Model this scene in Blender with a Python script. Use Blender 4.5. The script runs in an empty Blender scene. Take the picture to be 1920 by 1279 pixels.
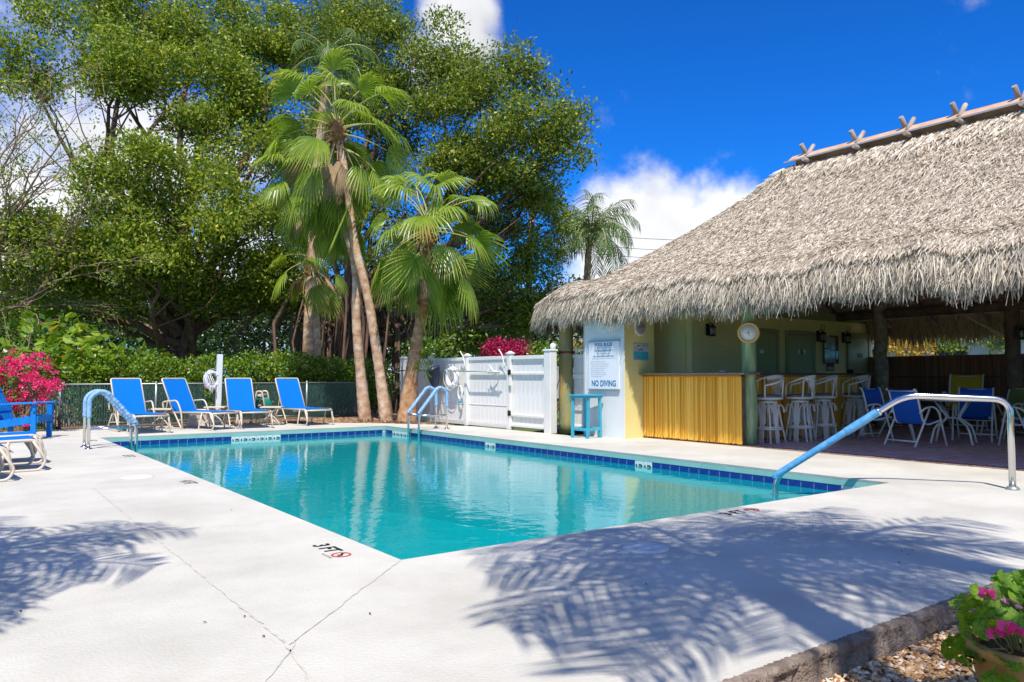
import bpy, math, random
import numpy as np
from mathutils import Vector, Matrix
PI = math.pi
random.seed(7)
scene = bpy.context.scene
col = scene.collection

# ------------------------------------------------------------------ camera, sky, sun
EYE = 1.10
HEAD = math.radians(36.2)
PITCH = math.atan((706 - 639.5) / 1440)
cam = bpy.data.cameras.new('camera'); cam.lens = 27.0; cam.sensor_width = 36.0
cam.clip_start = 0.05; cam.clip_end = 3000
co = bpy.data.objects.new('camera', cam); col.objects.link(co)
co.location = (0, 0, EYE); co.rotation_euler = (PI / 2 + PITCH, 0, -HEAD)
scene.camera = co
FW = Vector((math.sin(HEAD) * math.cos(PITCH), math.cos(HEAD) * math.cos(PITCH), math.sin(PITCH)))
RT = Vector((math.cos(HEAD), -math.sin(HEAD), 0)); UP = RT.cross(FW)

SUN = Vector((-0.37, -0.48, 1.0)).normalized()
sun = bpy.data.lights.new('sun', 'SUN'); sun.energy = 3.55; sun.angle = math.radians(0.53); sun.color = (1.0, 0.94, 0.85)
so = bpy.data.objects.new('sun', sun); col.objects.link(so); so.location = (-6, -8, 20)
so.rotation_euler = SUN.to_track_quat('Z', 'Y').to_euler()

world = bpy.data.worlds.new('World'); scene.world = world; world.use_nodes = True
W = world.node_tree; W.nodes.clear()
def wn(t, **k):
    n = W.nodes.new(t)
    for a, b in k.items(): setattr(n, a, b)
    return n
def wl(a, b): W.links.new(a, b)
def wmath(op, a, b=None, c=None):
    n = wn('ShaderNodeMath', operation=op)
    for i, v in enumerate((a, b, c)):
        if v is None: continue
        if isinstance(v, (int, float)): n.inputs[i].default_value = v
        else: wl(v, n.inputs[i])
    return n.outputs[0]
sky = wn('ShaderNodeTexSky'); sky.sky_type = 'NISHITA'; sky.sun_disc = False
sky.sun_elevation = math.asin(SUN.z); sky.sun_rotation = math.atan2(SUN.x, SUN.y)
sky.altitude = 0; sky.air_density = 1.0; sky.dust_density = 0.25; sky.ozone_density = 2.5
tint = wn('ShaderNodeMix', data_type='RGBA', blend_type='MULTIPLY'); tint.inputs[0].default_value = 1.0
wl(sky.outputs[0], tint.inputs[6]); tint.inputs[7].default_value = (0.44, 0.80, 1.14, 1)
hs = wn('ShaderNodeHueSaturation'); hs.inputs['Saturation'].default_value = 1.0; hs.inputs['Value'].default_value = 0.66
gm = wn('ShaderNodeGamma'); gm.inputs['Gamma'].default_value = 1.22; wl(tint.outputs[2], gm.inputs['Color']); t2 = wn('ShaderNodeMix', data_type='RGBA', blend_type='MULTIPLY'); t2.inputs[0].default_value = 1.0; t2.inputs[7].default_value = (0.12, 0.46, 0.66, 1); wl(gm.outputs[0], t2.inputs[6]); wl(t2.outputs[2], hs.inputs['Color'])
tc = wn('ShaderNodeTexCoord')
nz = wn('ShaderNodeTexNoise'); nz.inputs['Scale'].default_value = 7.0; nz.inputs['Detail'].default_value = 8; nz.inputs['Roughness'].default_value = 0.58
wl(tc.outputs['Generated'], nz.inputs['Vector'])
nz2 = wn('ShaderNodeTexNoise'); nz2.inputs['Scale'].default_value = 4.5; nz2.inputs['Detail'].default_value = 6
wl(tc.outputs['Generated'], nz2.inputs['Vector'])
def pdir(px, py):
    return (FW + RT * ((px - 960) / 1440) - UP * ((py - 639.5) / 1440)).normalized()
# cumulus banks in view, then unseen ones added for fill: (direction, angular radius, weight)
banks = [(pdir(1235, 425), 0.095, 1), (pdir(1130, 475), 0.10, 1), (pdir(1400, 410), 0.07, .9), (pdir(1310, 490), 0.13, 1), (pdir(1180, 560), .13, 1),
         (pdir(850, 25), 0.055, .82), (pdir(780, 110), 0.06, .6), (pdir(880, 100), .045, .6),
         (pdir(-60, 380), 0.24, 1), (pdir(150, 400), 0.19, .9), (pdir(330, 330), .12, .75), (pdir(420, 540), 0.14, .8), (pdir(760, 600), 0.12, .8),
         (Vector((-0.8, 0.5, 0.3)).normalized(), 0.25, .9), (Vector((-0.9, -0.3, 0.35)).normalized(), .2, .9), (Vector((0.3, -0.9, 0.3)).normalized(), .25, .9),  # unseen clouds behind and overhead, added to whiten the fill light
         (Vector((0.95, -0.2, 0.22)).normalized(), .2, .9), (Vector((-.3, -.7, .6)).normalized(), .3, 1), (Vector((-.75, -.1, .65)).normalized(), .28, .9), (Vector((.5, -.6, .6)).normalized(), .28, .9), (Vector((-.9, .2, .2)).normalized(), .3, 1), (Vector((-.5, -.85, .25)).normalized(), .35, 1), (Vector((.75, -.6, .3)).normalized(), .3, 1)]
field = None
for d, r, w in banks:
    vd = wn('ShaderNodeVectorMath', operation='DISTANCE'); wl(tc.outputs['Generated'], vd.inputs[0]); vd.inputs[1].default_value = d
    m = wn('ShaderNodeMapRange'); m.interpolation_type = 'SMOOTHSTEP'
    m.inputs['From Min'].default_value = r * 1.35; m.inputs['From Max'].default_value = r * 0.2
    m.inputs['To Min'].default_value = 0; m.inputs['To Max'].default_value = w
    wl(vd.outputs['Value'], m.inputs['Value'])
    field = m.outputs[0] if field is None else wmath('MAXIMUM', field, m.outputs[0])
dens = wmath('ADD', wmath('MULTIPLY', field, 0.62), wmath('MULTIPLY', wmath('SUBTRACT', nz.outputs['Fac'], 0.5), 1.5))
cr = wn('ShaderNodeMapRange'); cr.interpolation_type = 'SMOOTHSTEP'
cr.inputs['From Min'].default_value = 0.19; cr.inputs['From Max'].default_value = 0.60; wl(dens, cr.inputs['Value'])
shade = wn('ShaderNodeMapRange'); shade.inputs['From Min'].default_value = 0.4; shade.inputs['From Max'].default_value = 0.66
shade.inputs['To Min'].default_value = 3.1; shade.inputs['To Max'].default_value = 4.9; wl(nz2.outputs['Fac'], shade.inputs['Value'])
ccol = wn('ShaderNodeVectorMath', operation='SCALE'); ccol.inputs[0].default_value = (0.98, 0.99, 1.02); wl(shade.outputs[0], ccol.inputs['Scale'])
cm = wn('ShaderNodeMix', data_type='RGBA'); wl(cr.outputs[0], cm.inputs[0]); wl(hs.outputs[0], cm.inputs[6]); wl(ccol.outputs[0], cm.inputs[7])
bg = wn('ShaderNodeBackground'); bg.inputs['Strength'].default_value = 0.15; wl(cm.outputs[2], bg.inputs['Color'])
wo = wn('ShaderNodeOutputWorld'); wl(bg.outputs[0], wo.inputs[0])
vs = scene.view_settings; vs.view_transform = 'Standard'; vs.look = 'None'; vs.gamma = 1.0; vs.use_curve_mapping = False; vs.exposure = 0.77
scene.render.engine = 'CYCLES'
scene.cycles.max_bounces = 10; scene.cycles.diffuse_bounces = 8; scene.cycles.transparent_max_bounces = 12; scene.cycles.caustics_reflective = False; scene.cycles.caustics_refractive = False

# ------------------------------------------------------------------ helpers
def at(px, py, dist):                       # world point seen at a photograph pixel, dist metres ahead
    v = FW + RT * ((px - 960) / 1440) - UP * ((py - 639.5) / 1440)
    return Vector((0, 0, EYE)) + v * dist
class MB:
    def __init__(s): s.v = []; s.f = []; s.sm = []
    def add(s, vs, fs, smooth=False):
        o = len(s.v); s.v += [tuple(p) for p in vs]; s.f += [tuple(i + o for i in q) for q in fs]; s.sm += [smooth] * len(fs)
        return s
    def box(s, c, d, R=None, taper=1.0):
        x, y, z = d[0] / 2, d[1] / 2, d[2] / 2; c = Vector(c)
        P = [Vector((sx * x * (taper if sz > 0 else 1), sy * y * (taper if sz > 0 else 1), sz * z)) for sz in (-1, 1) for sy in (-1, 1) for sx in (-1, 1)]
        if R is not None: P = [R @ p for p in P]
        return s.add([c + p for p in P], [(0, 2, 3, 1), (4, 5, 7, 6), (0, 1, 5, 4), (2, 6, 7, 3), (0, 4, 6, 2), (1, 3, 7, 5)])
    def bbox(s, c, d, b=0.006, R=None):     # box with chamfered vertical and top edges
        x, y, z = d[0] / 2, d[1] / 2, d[2] / 2; c = Vector(c); P = []
        for zz, k in ((-z, 0), (z - b, 0), (z, b)):
            for (sx, sy) in ((-1, -1), (1, -1), (1, 1), (-1, 1)):
                a = (sx * (x - k), sy * (y - k - b), zz); e = (sx * (x - k - b), sy * (y - k), zz)
                P += [a, e] if (sx * sy > 0) else [e, a]
        P = [Vector(p) for p in P]
        if R is not None: P = [R @ p for p in P]
        F = [tuple(range(7, -1, -1)), tuple(range(16, 24))]
        for r in range(2):
            for i in range(8):
                j = (i + 1) % 8; F.append((r * 8 + i, r * 8 + j, r * 8 + 8 + j, r * 8 + 8 + i))
        return s.add([c + p for p in P], F)
    def tube(s, pts, r, n=8, caps=True, closed=False, flat=None):
        pts = [Vector(p) for p in pts]; m = len(pts)
        rs = r if isinstance(r, (list, tuple)) else [r] * m
        V = []; prev = None
        for i, p in enumerate(pts):
            if closed: t = pts[(i + 1) % m] - pts[i - 1]
            else: t = pts[min(i + 1, m - 1)] - pts[max(i - 1, 0)]
            if t.length < 1e-9: t = Vector((0, 0, 1))
            t.normalize()
            if prev is None:
                u = t.orthogonal().normalized()
                if abs(t.z) < 0.9: u = t.cross(Vector((0, 0, 1))).normalized()
            else:
                u = prev - t * prev.dot(t)
                if u.length < 1e-6: u = t.orthogonal()
                u.normalize()
            prev = u; w = t.cross(u)
            fw = 1.0 if flat is None else flat
            for k in range(n):
                a = 2 * PI * k / n; V.append(p + u * (math.cos(a) * rs[i]) + w * (math.sin(a) * rs[i] * fw))
        F = []
        for i in range(m if closed else m - 1):
            a = i * n; b = ((i + 1) % m) * n
            for k in range(n): F.append((a + k, a + (k + 1) % n, b + (k + 1) % n, b + k))
        s.add(V, F, True)
        if caps and not closed:
            o = len(s.v) - len(V)
            s.f += [tuple(o + k for k in range(n - 1, -1, -1)), tuple(o + (m - 1) * n + k for k in range(n))]; s.sm += [False, False]
        return s
    def lathe(s, prof, c=(0, 0, 0), n=20, M=None, smooth=True):
        V = []; c = Vector(c)
        for (r, z) in prof:
            for k in range(n):
                a = 2 * PI * k / n; p = Vector((r * math.cos(a), r * math.sin(a), z))
                if M is not None: p = M @ p
                V.append(c + p)
        F = []
        for i in range(len(prof) - 1):
            for k in range(n): F.append((i * n + k, i * n + (k + 1) % n, (i + 1) * n + (k + 1) % n, (i + 1) * n + k))
        s.add(V, F, smooth)
        o = len(s.v) - len(V); L = (len(prof) - 1) * n
        s.f += [tuple(o + k for k in range(n - 1, -1, -1)), tuple(o + L + k for k in range(n))]; s.sm += [False, False]
        return s
    def poly(s, pts): return s.add(pts, [tuple(range(len(pts)))])
    def sheet(s, rows, smooth=True, thick=0):
        n = len(rows[0]); V = [Vector(p) for r in rows for p in r]
        F = [(i * n + j, i * n + j + 1, (i + 1) * n + j + 1, (i + 1) * n + j) for i in range(len(rows) - 1) for j in range(n - 1)]
        s.add(V, F, smooth)
        if thick:
            nn = (V[1] - V[0]).cross(V[n] - V[0]).normalized() * thick
            s.add([v - nn for v in V], [tuple(reversed(f)) for f in F], smooth)
        return s
    def build(s, name, mat=None, parent=None, loc=None):
        me = bpy.data.meshes.new(name); me.from_pydata(s.v, [], s.f)
        me.polygons.foreach_set('use_smooth', s.sm)
        if mat: me.materials.append(mat)
        me.update(); return link(name, me, parent, loc)
def link(name, me, parent=None, loc=None):
    o = bpy.data.objects.new(name, me); col.objects.link(o)
    if parent is not None: o.parent = parent
    if loc is not None: o.location = loc
    return o
def tag(o, label=None, cat=None, group=None, kind=None):
    if label: o['label'] = label
    if cat: o['category'] = cat
    if group: o['group'] = group
    if kind: o['kind'] = kind
    return o
def thing(name, label, cat, loc=(0, 0, 0), rz=0, group=None):
    o = bpy.data.objects.new(name, None); col.objects.link(o); o.location = loc; o.rotation_euler = (0, 0, rz); o.empty_display_size = .2
    return tag(o, label, cat, group)
def copy_tree(o, parent=None):
    kids = list(o.children)
    c = o.copy(); col.objects.link(c)
    if parent is not None: c.parent = parent
    for k in kids: copy_tree(k, c)
    return c
def dup(root, label, loc, rz=0, scale=None):
    c = copy_tree(root); c['label'] = label; c.location = loc; c.rotation_euler = (0, 0, rz)
    if scale: c.scale = scale
    return c
def np_mesh(name, V, nper, mat, parent=None, vals=None, kind=None, smooth=False):
    """V: (N*nper,3) vertices; each nper make one face"""
    V = np.asarray(V, dtype=np.float32).reshape(-1, 3); N = len(V) // nper
    me = bpy.data.meshes.new(name); me.vertices.add(len(V)); me.vertices.foreach_set('co', V.ravel())
    me.loops.add(len(V)); me.loops.foreach_set('vertex_index', np.arange(len(V), dtype=np.int32))
    me.polygons.add(N); me.polygons.foreach_set('loop_start', np.arange(0, len(V), nper, dtype=np.int32))
    me.polygons.foreach_set('loop_total', np.full(N, nper, dtype=np.int32))
    if vals is not None:
        a = me.attributes.new('v', 'FLOAT', 'POINT'); a.data.foreach_set('value', np.repeat(np.asarray(vals, dtype=np.float32), nper))
    me.update(calc_edges=True); me.materials.append(mat)
    o = link(name, me, parent)
    if kind: o['kind'] = kind
    return o
def np_strip(name, P, W, rows, mat, parent=None, vals=None, kind=None):
    """blades: P (N,rows,3) spine, W (N,rows,3) half-width vectors -> quads strips with shared verts"""
    N = len(P); V = np.stack([P - W, P + W], axis=2).reshape(-1, 3).astype(np.float32)
    base = (np.arange(N) * rows * 2)[:, None, None]; r = np.arange(rows - 1)[None, :, None] * 2
    q = base + r + np.array([0, 1, 3, 2])[None, None, :]; q = q.reshape(-1).astype(np.int32); nf = len(q) // 4
    me = bpy.data.meshes.new(name); me.vertices.add(len(V)); me.vertices.foreach_set('co', V.ravel())
    me.loops.add(len(q)); me.loops.foreach_set('vertex_index', q); me.polygons.add(nf)
    me.polygons.foreach_set('loop_start', np.arange(0, len(q), 4, dtype=np.int32)); me.polygons.foreach_set('loop_total', np.full(nf, 4, dtype=np.int32))
    if vals is not None:
        a = me.attributes.new('v', 'FLOAT', 'POINT'); a.data.foreach_set('value', np.repeat(np.asarray(vals, dtype=np.float32), rows * 2))
    me.update(calc_edges=True); me.materials.append(mat)
    o = link(name, me, parent)
    if kind: o['kind'] = kind
    return o

# ------------------------------------------------------------------ materials
MATS = {}
def mat(name, c1, c2=None, rough=.6, metal=0, scale=8, detail=4, bump=0, bscale=None, stretch=None, spec=None, attr=False, transl=0, coat=0, lo=.35, hi=.65, c3=None, wave=None):
    m = bpy.data.materials.new(name); m.use_nodes = True; T = m.node_tree; N = T.nodes; L = T.links; N.clear()
    out = N.new('ShaderNodeOutputMaterial'); b = N.new('ShaderNodeBsdfPrincipled')
    b.inputs['Roughness'].default_value = rough; b.inputs['Metallic'].default_value = metal
    if spec is not None: b.inputs['Specular IOR Level'].default_value = spec
    if coat: b.inputs['Coat Weight'].default_value = coat; b.inputs['Coat Roughness'].default_value = .15
    b.inputs['Base Color'].default_value = (*c1, 1)
    tcn = N.new('ShaderNodeTexCoord'); vec = tcn.outputs['Object']
    if stretch:
        mp = N.new('ShaderNodeMapping'); mp.inputs['Scale'].default_value = stretch; L.new(vec, mp.inputs['Vector']); vec = mp.outputs[0]
    n = None
    if c2 is not None or bump:
        n = N.new('ShaderNodeTexNoise'); n.inputs['Scale'].default_value = scale; n.inputs['Detail'].default_value = detail; n.inputs['Roughness'].default_value = .6; L.new(vec, n.inputs['Vector'])
    if c2 is not None:
        r = N.new('ShaderNodeValToRGB'); e = r.color_ramp.elements
        e[0].position = lo; e[0].color = (*c1, 1); e[1].position = hi; e[1].color = (*c2, 1)
        if c3: x = r.color_ramp.elements.new((lo + hi) / 2); x.color = (*c3, 1)
        if attr:
            at_ = N.new('ShaderNodeAttribute'); at_.attribute_name = 'v'; e[0].position = 0; e[-1].position = 1; L.new(at_.outputs['Fac'], r.inputs[0])
            if c3: r.color_ramp.elements[1].position = .5
        else: L.new(n.outputs['Fac'], r.inputs[0])
        L.new(r.outputs[0], b.inputs['Base Color'])
    if bump:
        n2 = N.new('ShaderNodeTexNoise'); n2.inputs['Scale'].default_value = bscale or scale * 4; n2.inputs['Detail'].default_value = 3; L.new(vec, n2.inputs['Vector'])
        bp = N.new('ShaderNodeBump'); bp.inputs['Strength'].default_value = bump; bp.inputs['Distance'].default_value = .02; L.new(n2.outputs['Fac'], bp.inputs['Height']); L.new(bp.outputs[0], b.inputs['Normal'])
    sh = b.outputs[0]
    if transl:
        t = N.new('ShaderNodeBsdfTranslucent'); mx = N.new('ShaderNodeMixShader'); mx.inputs[0].default_value = transl
        src = b.inputs['Base Color'].links[0].from_socket if b.inputs['Base Color'].links else None
        g = N.new('ShaderNodeMix'); g.data_type = 'RGBA'; g.blend_type = 'MULTIPLY'; g.inputs[0].default_value = 1; g.inputs[7].default_value = (1.5, 1.6, .8, 1)
        if src: L.new(src, g.inputs[6])
        else: g.inputs[6].default_value = (*c1, 1)
        L.new(g.outputs[2], t.inputs['Color']); L.new(sh, mx.inputs[1]); L.new(t.outputs[0], mx.inputs[2]); sh = mx.outputs[0]
    L.new(sh, out.inputs[0]); MATS[name] = m
    return m
M_deck = mat('deck_paint', (.52, .50, .435), (.58, .56, .495), rough=.75, scale=1.1, detail=11, bump=.25, bscale=60, spec=.25, lo=.3, hi=.6)
def weather(m, specks=True):            # uneven wear and fine specks multiplied into the base colour
    T = m.node_tree; N = T.nodes; L = T.links; b = [n for n in N if n.type == 'BSDF_PRINCIPLED'][0]; src = b.inputs['Base Color'].links[0].from_socket
    tcn = N.new('ShaderNodeTexCoord'); n1 = N.new('ShaderNodeTexNoise'); n1.inputs['Scale'].default_value = .55; n1.inputs['Detail'].default_value = 12; n1.inputs['Roughness'].default_value = .68; L.new(tcn.outputs['Object'], n1.inputs['Vector'])
    r1 = N.new('ShaderNodeMapRange'); r1.inputs['From Min'].default_value = .38; r1.inputs['From Max'].default_value = .62; r1.inputs['To Min'].default_value = .90; r1.inputs['To Max'].default_value = 1.03; L.new(n1.outputs['Fac'], r1.inputs['Value'])
    n2 = N.new('ShaderNodeTexNoise'); n2.inputs['Scale'].default_value = 26; n2.inputs['Detail'].default_value = 5; L.new(tcn.outputs['Object'], n2.inputs['Vector'])
    r2 = N.new('ShaderNodeMapRange'); r2.inputs['From Min'].default_value = .72; r2.inputs['From Max'].default_value = .78; r2.inputs['To Min'].default_value = 1; r2.inputs['To Max'].default_value = .72; L.new(n2.outputs['Fac'], r2.inputs['Value'])
    mu = N.new('ShaderNodeMath'); mu.operation = 'MULTIPLY'; L.new(r1.outputs[0], mu.inputs[0]); L.new(r2.outputs[0], mu.inputs[1])
    v = N.new('ShaderNodeVectorMath'); v.operation = 'SCALE'; L.new(src, v.inputs[0]); L.new(mu.outputs[0], v.inputs['Scale']); L.new(v.outputs[0], b.inputs['Base Color'])
weather(M_deck)
M_grass = mat('lawn', (.05, .085, .02), (.12, .16, .04), rough=.9, scale=3, bump=.5, bscale=40)
M_soil = mat('mulch_soil', (.10, .055, .03), (.26, .15, .07), rough=.95, scale=9, bump=.8, bscale=50)
M_gravelbase = mat('gravel_bed', (.25, .15, .08), (.45, .3, .16), rough=.95, scale=40, bump=.8, bscale=90)
M_conc = mat('curb_concrete', (.12, .09, .07), (.33, .26, .20), rough=.9, scale=9, detail=12, bump=1.0, bscale=55, lo=.3, hi=.7)
M_teal = mat('coping_green', (.22, .46, .40), (.28, .52, .46), rough=.5, scale=3)
M_plaster = mat('pool_plaster', (.03, .46, .50), (.04, .52, .55), rough=.6, scale=.8)
M_grout = mat('tile_grout', (.45, .55, .62), rough=.7)
M_tile = mat('blue_tile', (.006, .02, .17), (.012, .05, .28), rough=.12, scale=9, lo=.3, hi=.7)
M_wtile = mat('white_tile', (.62, .70, .66), rough=.25)
M_black = mat('black_paint', (.012, .012, .014), rough=.5)
M_greymark = mat('worn_black_paint', (.06, .06, .07), (.4, .4, .4), rough=.7, scale=60, lo=.5, hi=.62)
M_red = mat('red_paint', (.55, .03, .03), (.6, .2, .2), rough=.6, scale=60, lo=.5, hi=.65)
M_steel = mat('steel', (.62, .62, .62), rough=.16, metal=1)
M_sleeve = mat('blue_sleeve', (.16, .36, .62), (.34, .52, .74), rough=.35, scale=30, bump=.7, bscale=80)
M_sleeve2 = mat('ribbed_sleeve', (.05, .24, .48), (.12, .34, .58), rough=.35, scale=20, stretch=(1, 1, 1))
M_beige = mat('beige_frame', (.62, .53, .42), rough=.35)
M_white = mat('white_frame', (.86, .83, .77), rough=.35)
M_blue = mat('blue_sling', (.001, .145, .52), (.002, .17, .60), rough=.8, spec=.12, scale=150, bump=.3, bscale=400)
M_dblue = mat('dark_blue_sling', (.004, .12, .60), (.006, .14, .68), rough=.7, scale=150, bump=.3, bscale=400)
M_adi = mat('blue_plastic_wood', (.002, .15, .50), (.003, .19, .57), rough=.55, spec=.25, scale=5)
M_gsling = mat('green_sling', (.24, .34, .10), (.28, .40, .13), rough=.7, scale=150)
M_ysling = mat('yellow_sling', (.68, .44, .02), (.74, .50, .03), rough=.7, scale=150)
M_vinyl = mat('white_vinyl', (.72, .71, .67), (.76, .75, .71), rough=.38, scale=2, spec=.4)
M_gslat = mat('green_slats', (.020, .062, .05), (.04, .11, .088), rough=.4, scale=12)
M_gal = mat('galvanised', (.36, .40, .38), rough=.4, metal=.6)
M_bark = mat('ficus_bark', (.10, .055, .035), (.22, .13, .085), rough=.9, scale=6, bump=.8, bscale=25, stretch=(1, 1, .3))
M_twig = mat('pale_bark', (.20, .13, .09), (.32, .22, .16), rough=.9, scale=6)
M_ptrunk = mat('palm_bark', (.34, .17, .09), (.62, .48, .36), rough=.92, scale=4, detail=9, bump=1, bscale=26, stretch=(1.3, 1.3, 1.6), c3=(.50, .32, .20))
M_ptrunk2 = mat('rusty_palm_bark', (.24, .10, .04), (.52, .33, .20), rough=.92, scale=4, detail=9, bump=1, bscale=26, stretch=(1.3, 1.3, 1.6), c3=(.40, .21, .10))
M_pboot = mat('palm_fibre', (.20, .085, .035), (.42, .20, .09), rough=.95, scale=12, bump=1, bscale=40)
M_leafA = mat('ficus_leaf', (.05, .10, .012), (.50, .50, .06), rough=.45, attr=True, c3=(.19, .27, .025), transl=.3, spec=.3)
M_leafB = mat('banyan_leaf', (.045, .09, .012), (.46, .44, .06), rough=.45, attr=True, c3=(.17, .24, .028), transl=.3, spec=.3)
M_leafC = mat('poinciana_leaf', (.12, .19, .02), (.30, .36, .03), rough=.5, attr=True, c3=(.2, .28, .03), transl=.35)
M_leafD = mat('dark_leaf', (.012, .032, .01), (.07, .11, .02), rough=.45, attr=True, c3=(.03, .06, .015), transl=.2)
M_hedge = mat('clusia_leaf', (.05, .13, .012), (.30, .38, .03), rough=.35, attr=True, c3=(.16, .26, .02), transl=.25)
M_grape = mat('sea_grape_leaf', (.12, .24, .02), (.34, .42, .05), rough=.4, scale=1.2, lo=.4, hi=.6, transl=.35)
M_grape2 = mat('yellow_grape_leaf', (.45, .40, .04), (.60, .28, .03), rough=.45, scale=5, transl=.3)
M_boug = mat('bougainvillea_bract', (.55, .004, .12), (.90, .07, .34), rough=.6, attr=True, c3=(.80, .015, .20), transl=.3)
M_bougd = mat('magenta_bract', (.30, .004, .06), (.55, .02, .14), rough=.6, attr=True, transl=.3)
M_croton = mat('croton_leaf', (.30, .30, .03), (.62, .18, .03), rough=.5, attr=True, c3=(.5, .33, .04), transl=.3)
M_palm = mat('palm_leaf', (.06, .14, .012), (.46, .46, .08), rough=.38, attr=True, c3=(.22, .32, .03), transl=.35)
M_deadp = mat('dead_palm_leaf', (.30, .19, .10), (.52, .38, .24), rough=.8, attr=True, transl=.2)
M_petiole = mat('petiole', (.30, .36, .10), (.40, .34, .12), rough=.5, scale=3)
M_thatch = mat('thatch_leaf', (.15, .112, .08), (.78, .70, .58), rough=.8, attr=True, c3=(.49, .415, .335), transl=.1, spec=.2)
M_thatchb = mat('thatch_base', (.36, .27, .18), (.60, .48, .35), rough=.95, scale=14, bump=.6)
M_thatchd = mat('thatch_inner', (.30, .20, .11), (.70, .53, .35), rough=.9, attr=True)
M_log = mat('weathered_log', (.26, .20, .16), (.45, .38, .32), rough=.85, scale=5, stretch=(1, 1, .2), bump=.4)
M_cedar = mat('cedar_board', (.48, .29, .17), (.62, .42, .28), rough=.75, scale=4)
M_tin = mat('grey_flashing', (.42, .43, .44), rough=.45, metal=.4)
M_beam = mat('dark_timber', (.09, .055, .038), (.19, .12, .08), rough=.8, scale=5)
M_batten = mat('pale_batten', (.45, .34, .22), (.65, .52, .38), rough=.8, scale=5)
M_gpost = mat('green_post', (.14, .25, .12), (.38, .46, .27), rough=.7, scale=5, detail=8, stretch=(2, 2, .35), bump=.5, c3=(.24, .34, .17))
M_gpost2 = mat('green_post_rusty', (.18, .26, .15), (.42, .27, .07), rough=.75, scale=3.2, detail=8, stretch=(2, 2, .5), bump=.5)
M_bpost = mat('grey_bark_post', (.18, .15, .10), (.40, .34, .26), rough=.9, scale=9, detail=8, bump=.9, bscale=25)
M_wwall = mat('pale_blue_wall', (.66, .69, .68), (.70, .72, .71), rough=.7, scale=2, bump=.1)
M_ywall = mat('yellow_wall', (.66, .58, .24), (.70, .62, .27), rough=.7, scale=2, bump=.12)
M_iwall = mat('olive_yellow_wall', (.80, .72, .34), (.84, .76, .38), rough=.75, scale=2)
M_gdoor = mat('olive_door', (.32, .36, .18), (.36, .40, .21), rough=.5, scale=2)
M_trim = mat('olive_trim', (.30, .33, .16), rough=.5)
M_bamboo = mat('bamboo', (.62, .26, .012), (.98, .64, .12), rough=.38, attr=True, c3=(.88, .50, .06), spec=.25)
M_dbamboo = mat('dark_bamboo', (.15, .06, .025), (.34, .15, .07), rough=.6, attr=True)
M_counter = mat('counter_wood', (.16, .10, .06), (.34, .24, .15), rough=.4, scale=8, stretch=(1, 6, 1))
M_paver = None
M_brickedge = mat('brick_edge', (.34, .20, .15), (.46, .30, .23), rough=.85, scale=6, bump=.4)
M_tealw = mat('turquoise_wood', (.03, .30, .42), (.05, .38, .50), rough=.5, scale=6)
M_signw = mat('sign_white', (.74, .76, .78), rough=.4)
M_signb = mat('sign_blue', (.01, .17, .32), rough=.5)
M_signg = mat('sign_grey_text', (.22, .30, .38), rough=.5)
M_metal = mat('black_iron', (.012, .010, .010), rough=.45, metal=.3)
M_glass = mat('lamp_glass', (.35, .36, .34), rough=.1)
M_clockrim = mat('clock_rim', (.66, .40, .12), rough=.4)
M_dial = mat('dial_white', (.74, .75, .72), rough=.35)
M_dialg = mat('dial_grey', (.16, .17, .2), (.42, .42, .44), rough=.5, scale=40)
M_cush = mat('grey_cushion', (.17, .19, .25), rough=.7)
M_net = mat('dark_net', (.045, .05, .07), rough=.7)
M_bluep = mat('blue_plastic', (.02, .14, .5), rough=.4)
M_ring = mat('white_ring', (.76, .76, .76), rough=.5)
M_hose = mat('green_hose', (.01, .22, .15), rough=.35)
M_redrope = mat('red_rope', (.25, .02, .03), rough=.8)
M_pot = mat('clay_pot', (.30, .17, .05), (.46, .32, .10), rough=.8, scale=5, bump=.5, bscale=18)
M_gerleaf = mat('geranium_leaf', (.08, .25, .015), (.30, .46, .03), rough=.5, scale=9, lo=.35, hi=.65, transl=.3)
M_gerpink = mat('geranium_petal', (.75, .02, .25), (.85, .10, .40), rough=.6, scale=20, transl=.3)
M_gerpale = mat('pale_petal', (.80, .40, .60), rough=.6, transl=.3)
M_house = mat('house_wall', (.62, .66, .68), rough=.7)
M_roofg = mat('house_roof', (.30, .33, .36), rough=.6)
M_debris = mat('dead_leaf', (.09, .05, .03), rough=.9)
M_joint_shadow = mat('joint_shadow_tone', (.42, .40, .355), (.54, .52, .46), rough=.9, scale=14, lo=.40, hi=.52)
M_lid = mat('skimmer_lid', (.62, .61, .58), (.68, .67, .65), rough=.6, scale=20)
M_cord = mat('cable_black', (.02, .02, .02), rough=.6)
M_poster = mat('poster_paper', (.30, .30, .31), (.55, .56, .57), rough=.12, scale=9)

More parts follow.
